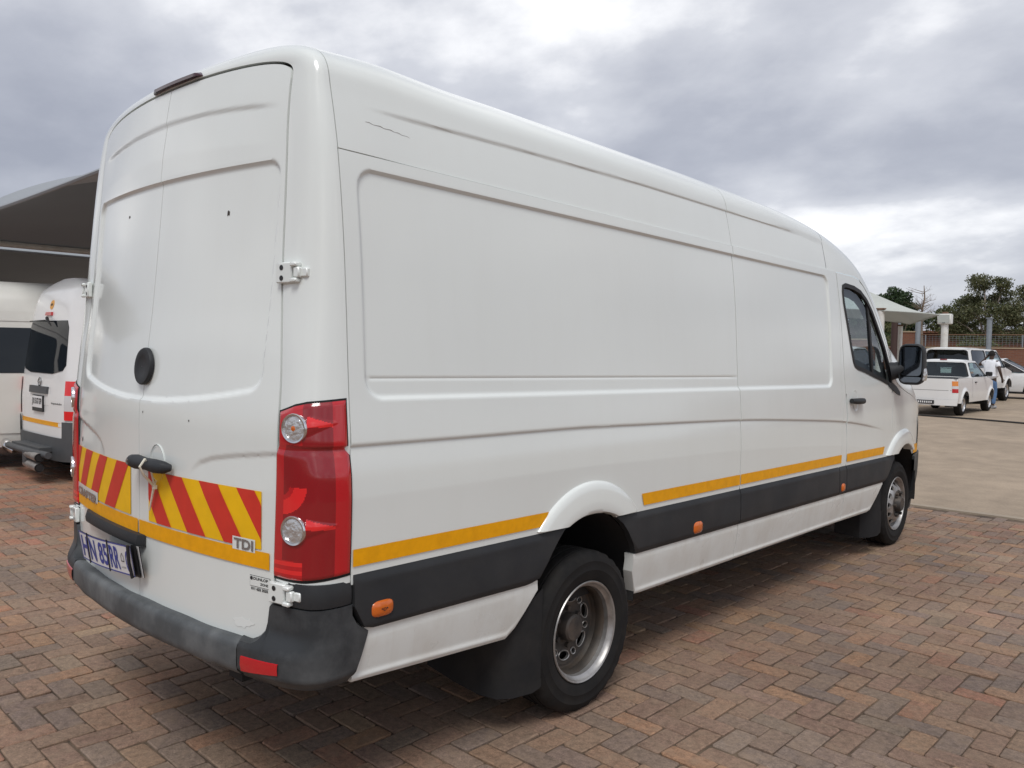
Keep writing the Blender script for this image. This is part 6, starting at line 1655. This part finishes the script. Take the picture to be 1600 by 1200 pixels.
# ------------------------------------------------------------------ the walking person
mat('skin', (.055, .030, .020), .55); mat('shirt', (.80, .81, .84), .8, var=.03, bump=.1, bscale=20); mat('jeans', (.085, .16, .30), .85, var=.15, vscale=12); mat('hair', (.012, .010, .009), .9); mat('shoe', (.34, .34, .35), .7)
def skinned(name, nodes, edges, m, parent, root=0, sub=2):
    me = bpy.data.meshes.new(name); me.from_pydata([n_[0] for n_ in nodes], edges, [])
    o = bpy.data.objects.new(name, me); col.objects.link(o)
    bm = bmesh.new(); bm.from_mesh(me); ly = bm.verts.layers.skin.verify(); bm.verts.ensure_lookup_table()
    for i, n_ in enumerate(nodes): bm.verts[i][ly].radius = (n_[1], n_[2] if len(n_) > 2 else n_[1]); bm.verts[i][ly].use_root = (i == root)
    bm.to_mesh(me); bm.free()
    o.modifiers.new('skin', 'SKIN').use_smooth_shade = True
    s_ = o.modifiers.new('sub', 'SUBSURF'); s_.levels = sub; s_.render_levels = sub
    dg = bpy.context.evaluated_depsgraph_get(); me2 = bpy.data.meshes.new_from_object(o.evaluated_get(dg))
    bpy.data.objects.remove(o); o = bpy.data.objects.new(name, me2); me2.name = name; me2.materials.clear(); me2.materials.append(M[m]); col.objects.link(o); o.parent = parent
    me2.polygons.foreach_set('use_smooth', [True] * len(me2.polygons))
    return o
per = empty('person', (-2.80, 26.75, 0), R(-8)); tag(per, 'person in white T-shirt and blue jeans walking away, one hand raised to the ear', 'person')
# facing +y (away from us); +x is the person's right
J = {'pel': (0, 0, .95), 'wai': (0, .01, 1.08), 'che': (0, .03, 1.28), 'nec': (0, .02, 1.47), 'neck2': (0, .035, 1.54), 'hd1': (0, .05, 1.62), 'hd2': (0, .055, 1.70),
     'sR': (.17, .02, 1.41), 'eR': (.27, -.05, 1.15), 'wR': (.31, .04, .93), 'hR': (.315, .06, .86), 'sL': (-.17, .02, 1.41), 'eL': (-.36, .06, 1.30), 'wL': (-.20, .13, 1.52), 'hL': (-.13, .12, 1.60),
     'hpR': (.09, 0, .90), 'kR': (.11, .06, .49), 'aR': (.12, -.07, .10), 'fR': (.13, .06, .04), 'hpL': (-.09, 0, .90), 'kL': (-.08, .13, .50), 'aL': (-.07, .22, .085), 'fL': (-.08, .36, .04)}
nm = list(J); nodes = []
rad = dict(pel=(.15, .11), wai=(.15, .11), che=(.17, .12), nec=(.07, .065), neck2=(.058, .058), hd1=(.078, .095), hd2=(.072, .090), sR=(.07,), eR=(.045,), wR=(.030,), hR=(.036, .022), sL=(.07,), eL=(.045,), wL=(.030,), hL=(.036, .022), hpR=(.095,), kR=(.062,), aR=(.042,), fR=(.040,), hpL=(.095,), kL=(.062,), aL=(.042,), fL=(.040,))
nodes = [(J[k],) + rad[k] for k in nm]; ix = {k: i for i, k in enumerate(nm)}
ed = [(ix[a], ix[b]) for a, b in (('pel', 'wai'), ('wai', 'che'), ('che', 'nec'), ('nec', 'neck2'), ('neck2', 'hd1'), ('hd1', 'hd2'), ('che', 'sR'), ('sR', 'eR'), ('eR', 'wR'), ('wR', 'hR'), ('che', 'sL'), ('sL', 'eL'), ('eL', 'wL'), ('wL', 'hL'), ('pel', 'hpR'), ('hpR', 'kR'), ('kR', 'aR'), ('aR', 'fR'), ('pel', 'hpL'), ('hpL', 'kL'), ('kL', 'aL'), ('aL', 'fL'))]
for s_, sx in (('R', 1), ('L', -1)):               # five short fingers on each hand
    h = np.array(J['h' + s_]); w0 = np.array(J['w' + s_]); d = (h - w0) / np.linalg.norm(h - w0); sd = np.cross(d, [0, 1, 0]); sd /= np.linalg.norm(sd)
    for k, (o_, l_) in enumerate(((-.026, .075), (-.009, .085), (.009, .08), (.026, .06), (.04, .05))):
        base_ = h + sd * o_ * (.9 if k < 4 else 1.0) - (d * .03 if k == 4 else 0); tip = base_ + d * l_ + (sd * .025 if k == 4 else 0) + np.array([-.012 * sx, .012, 0])
        i0 = len(nodes); nodes += [(tuple(base_), .0095), (tuple((base_ + tip) / 2 + np.array([0, .004, 0])), .009), (tuple(tip), .007)]; ed += [(ix['h' + s_], i0), (i0, i0 + 1), (i0 + 1, i0 + 2)]
body = skinned('body', nodes, ed, 'skin', per)
# ears and nose on the body's head are small separate bumps merged into the hair/face line
ha = MB(); G = []
for ph in np.linspace(R(-35), R(90), 12): G.append([(.083 * math.cos(ph) * math.cos(t), .05 + .103 * math.cos(ph) * math.sin(t) - .012, 1.665 + .105 * math.sin(ph)) for t in np.linspace(0, 2 * math.pi, 25)[:-1]])
ha.grid(np.array(G), close_v=True).build('hair', 'hair', per, fix=True)
for s_ in (1, -1): ha2 = MB().lathe([(-.02, .004), (-.012, .022), (.0, .028), (.008, .02), (.012, .004)], 12, 'x', c=(s_ * .083, .055, 1.645)); ha2.build('ear', 'skin', per, fix=True)
fc = MB().tube([(0, .135, 1.66), (0, .165, 1.63), (0, .15, 1.615)], [.010, .018, .012], n=8); fc.build('nose', 'skin', per)
for s_ in (1, -1): MB().lathe([(-.006, .004), (0, .014), (.006, .004)], 10, 'y', c=(s_ * .032, .138, 1.665)).build('eye', 'shirt', per, fix=True)
MB().box((0, .142, 1.585), (.05, .012, .012), bev=.004).build('mouth', 'lamp_deep', per)
def sub_nodes(ks, extra, add): return [(J[k],) + tuple(r_ + add for r_ in rad[k]) for k in ks]
sh_n = [((0, 0, .86), .175, .135), ((0, .005, .98), .178, .14), ((0, .01, 1.10), .178, .14), ((0, .03, 1.28), .195, .145), ((0, .025, 1.42), .13, .10), ((0, .02, 1.475), .075, .07), ((.17, .02, 1.41), .085), ((.225, -.02, 1.25), .075), ((-.17, .02, 1.41), .085), ((-.28, .04, 1.345), .075)]
skinned('shirt', sh_n, [(0, 1), (1, 2), (2, 3), (3, 4), (4, 5), (3, 6), (6, 7), (3, 8), (8, 9)], 'shirt', per, root=2)
tr_n = [((0, 0, .98), .16, .12), ((0, 0, .90), .165, .125), ((.09, 0, .86), .105), ((.11, .06, .49), .08), ((.12, -.06, .12), .065), ((-.09, 0, .86), .105), ((-.08, .13, .50), .08), ((-.07, .215, .12), .065)]
skinned('jeans', tr_n, [(0, 1), (1, 2), (2, 3), (3, 4), (1, 5), (5, 6), (6, 7)], 'jeans', per, root=1)
for (a, b) in (((.12, -.09, .055), (.135, .10, .045)), ((-.07, .20, .055), (-.085, .39, .045))):
    m_ = MB().tube([a, tuple(np.array(a) * .5 + np.array(b) * .5 + np.array([0, 0, .01])), b], [.045, .055, .045], n=12); m_.build('shoe', 'shoe', per)
# small phone at the raised hand
ph_ = MB().box((0, 0, 0), (.012, .07, .14), bev=.005).build('phone', 'black'); ph_.location = (per.location.x - .105, per.location.y + .14, 1.635); tag(ph_, 'dark phone held to the ear of the person in the white T-shirt', 'phone')
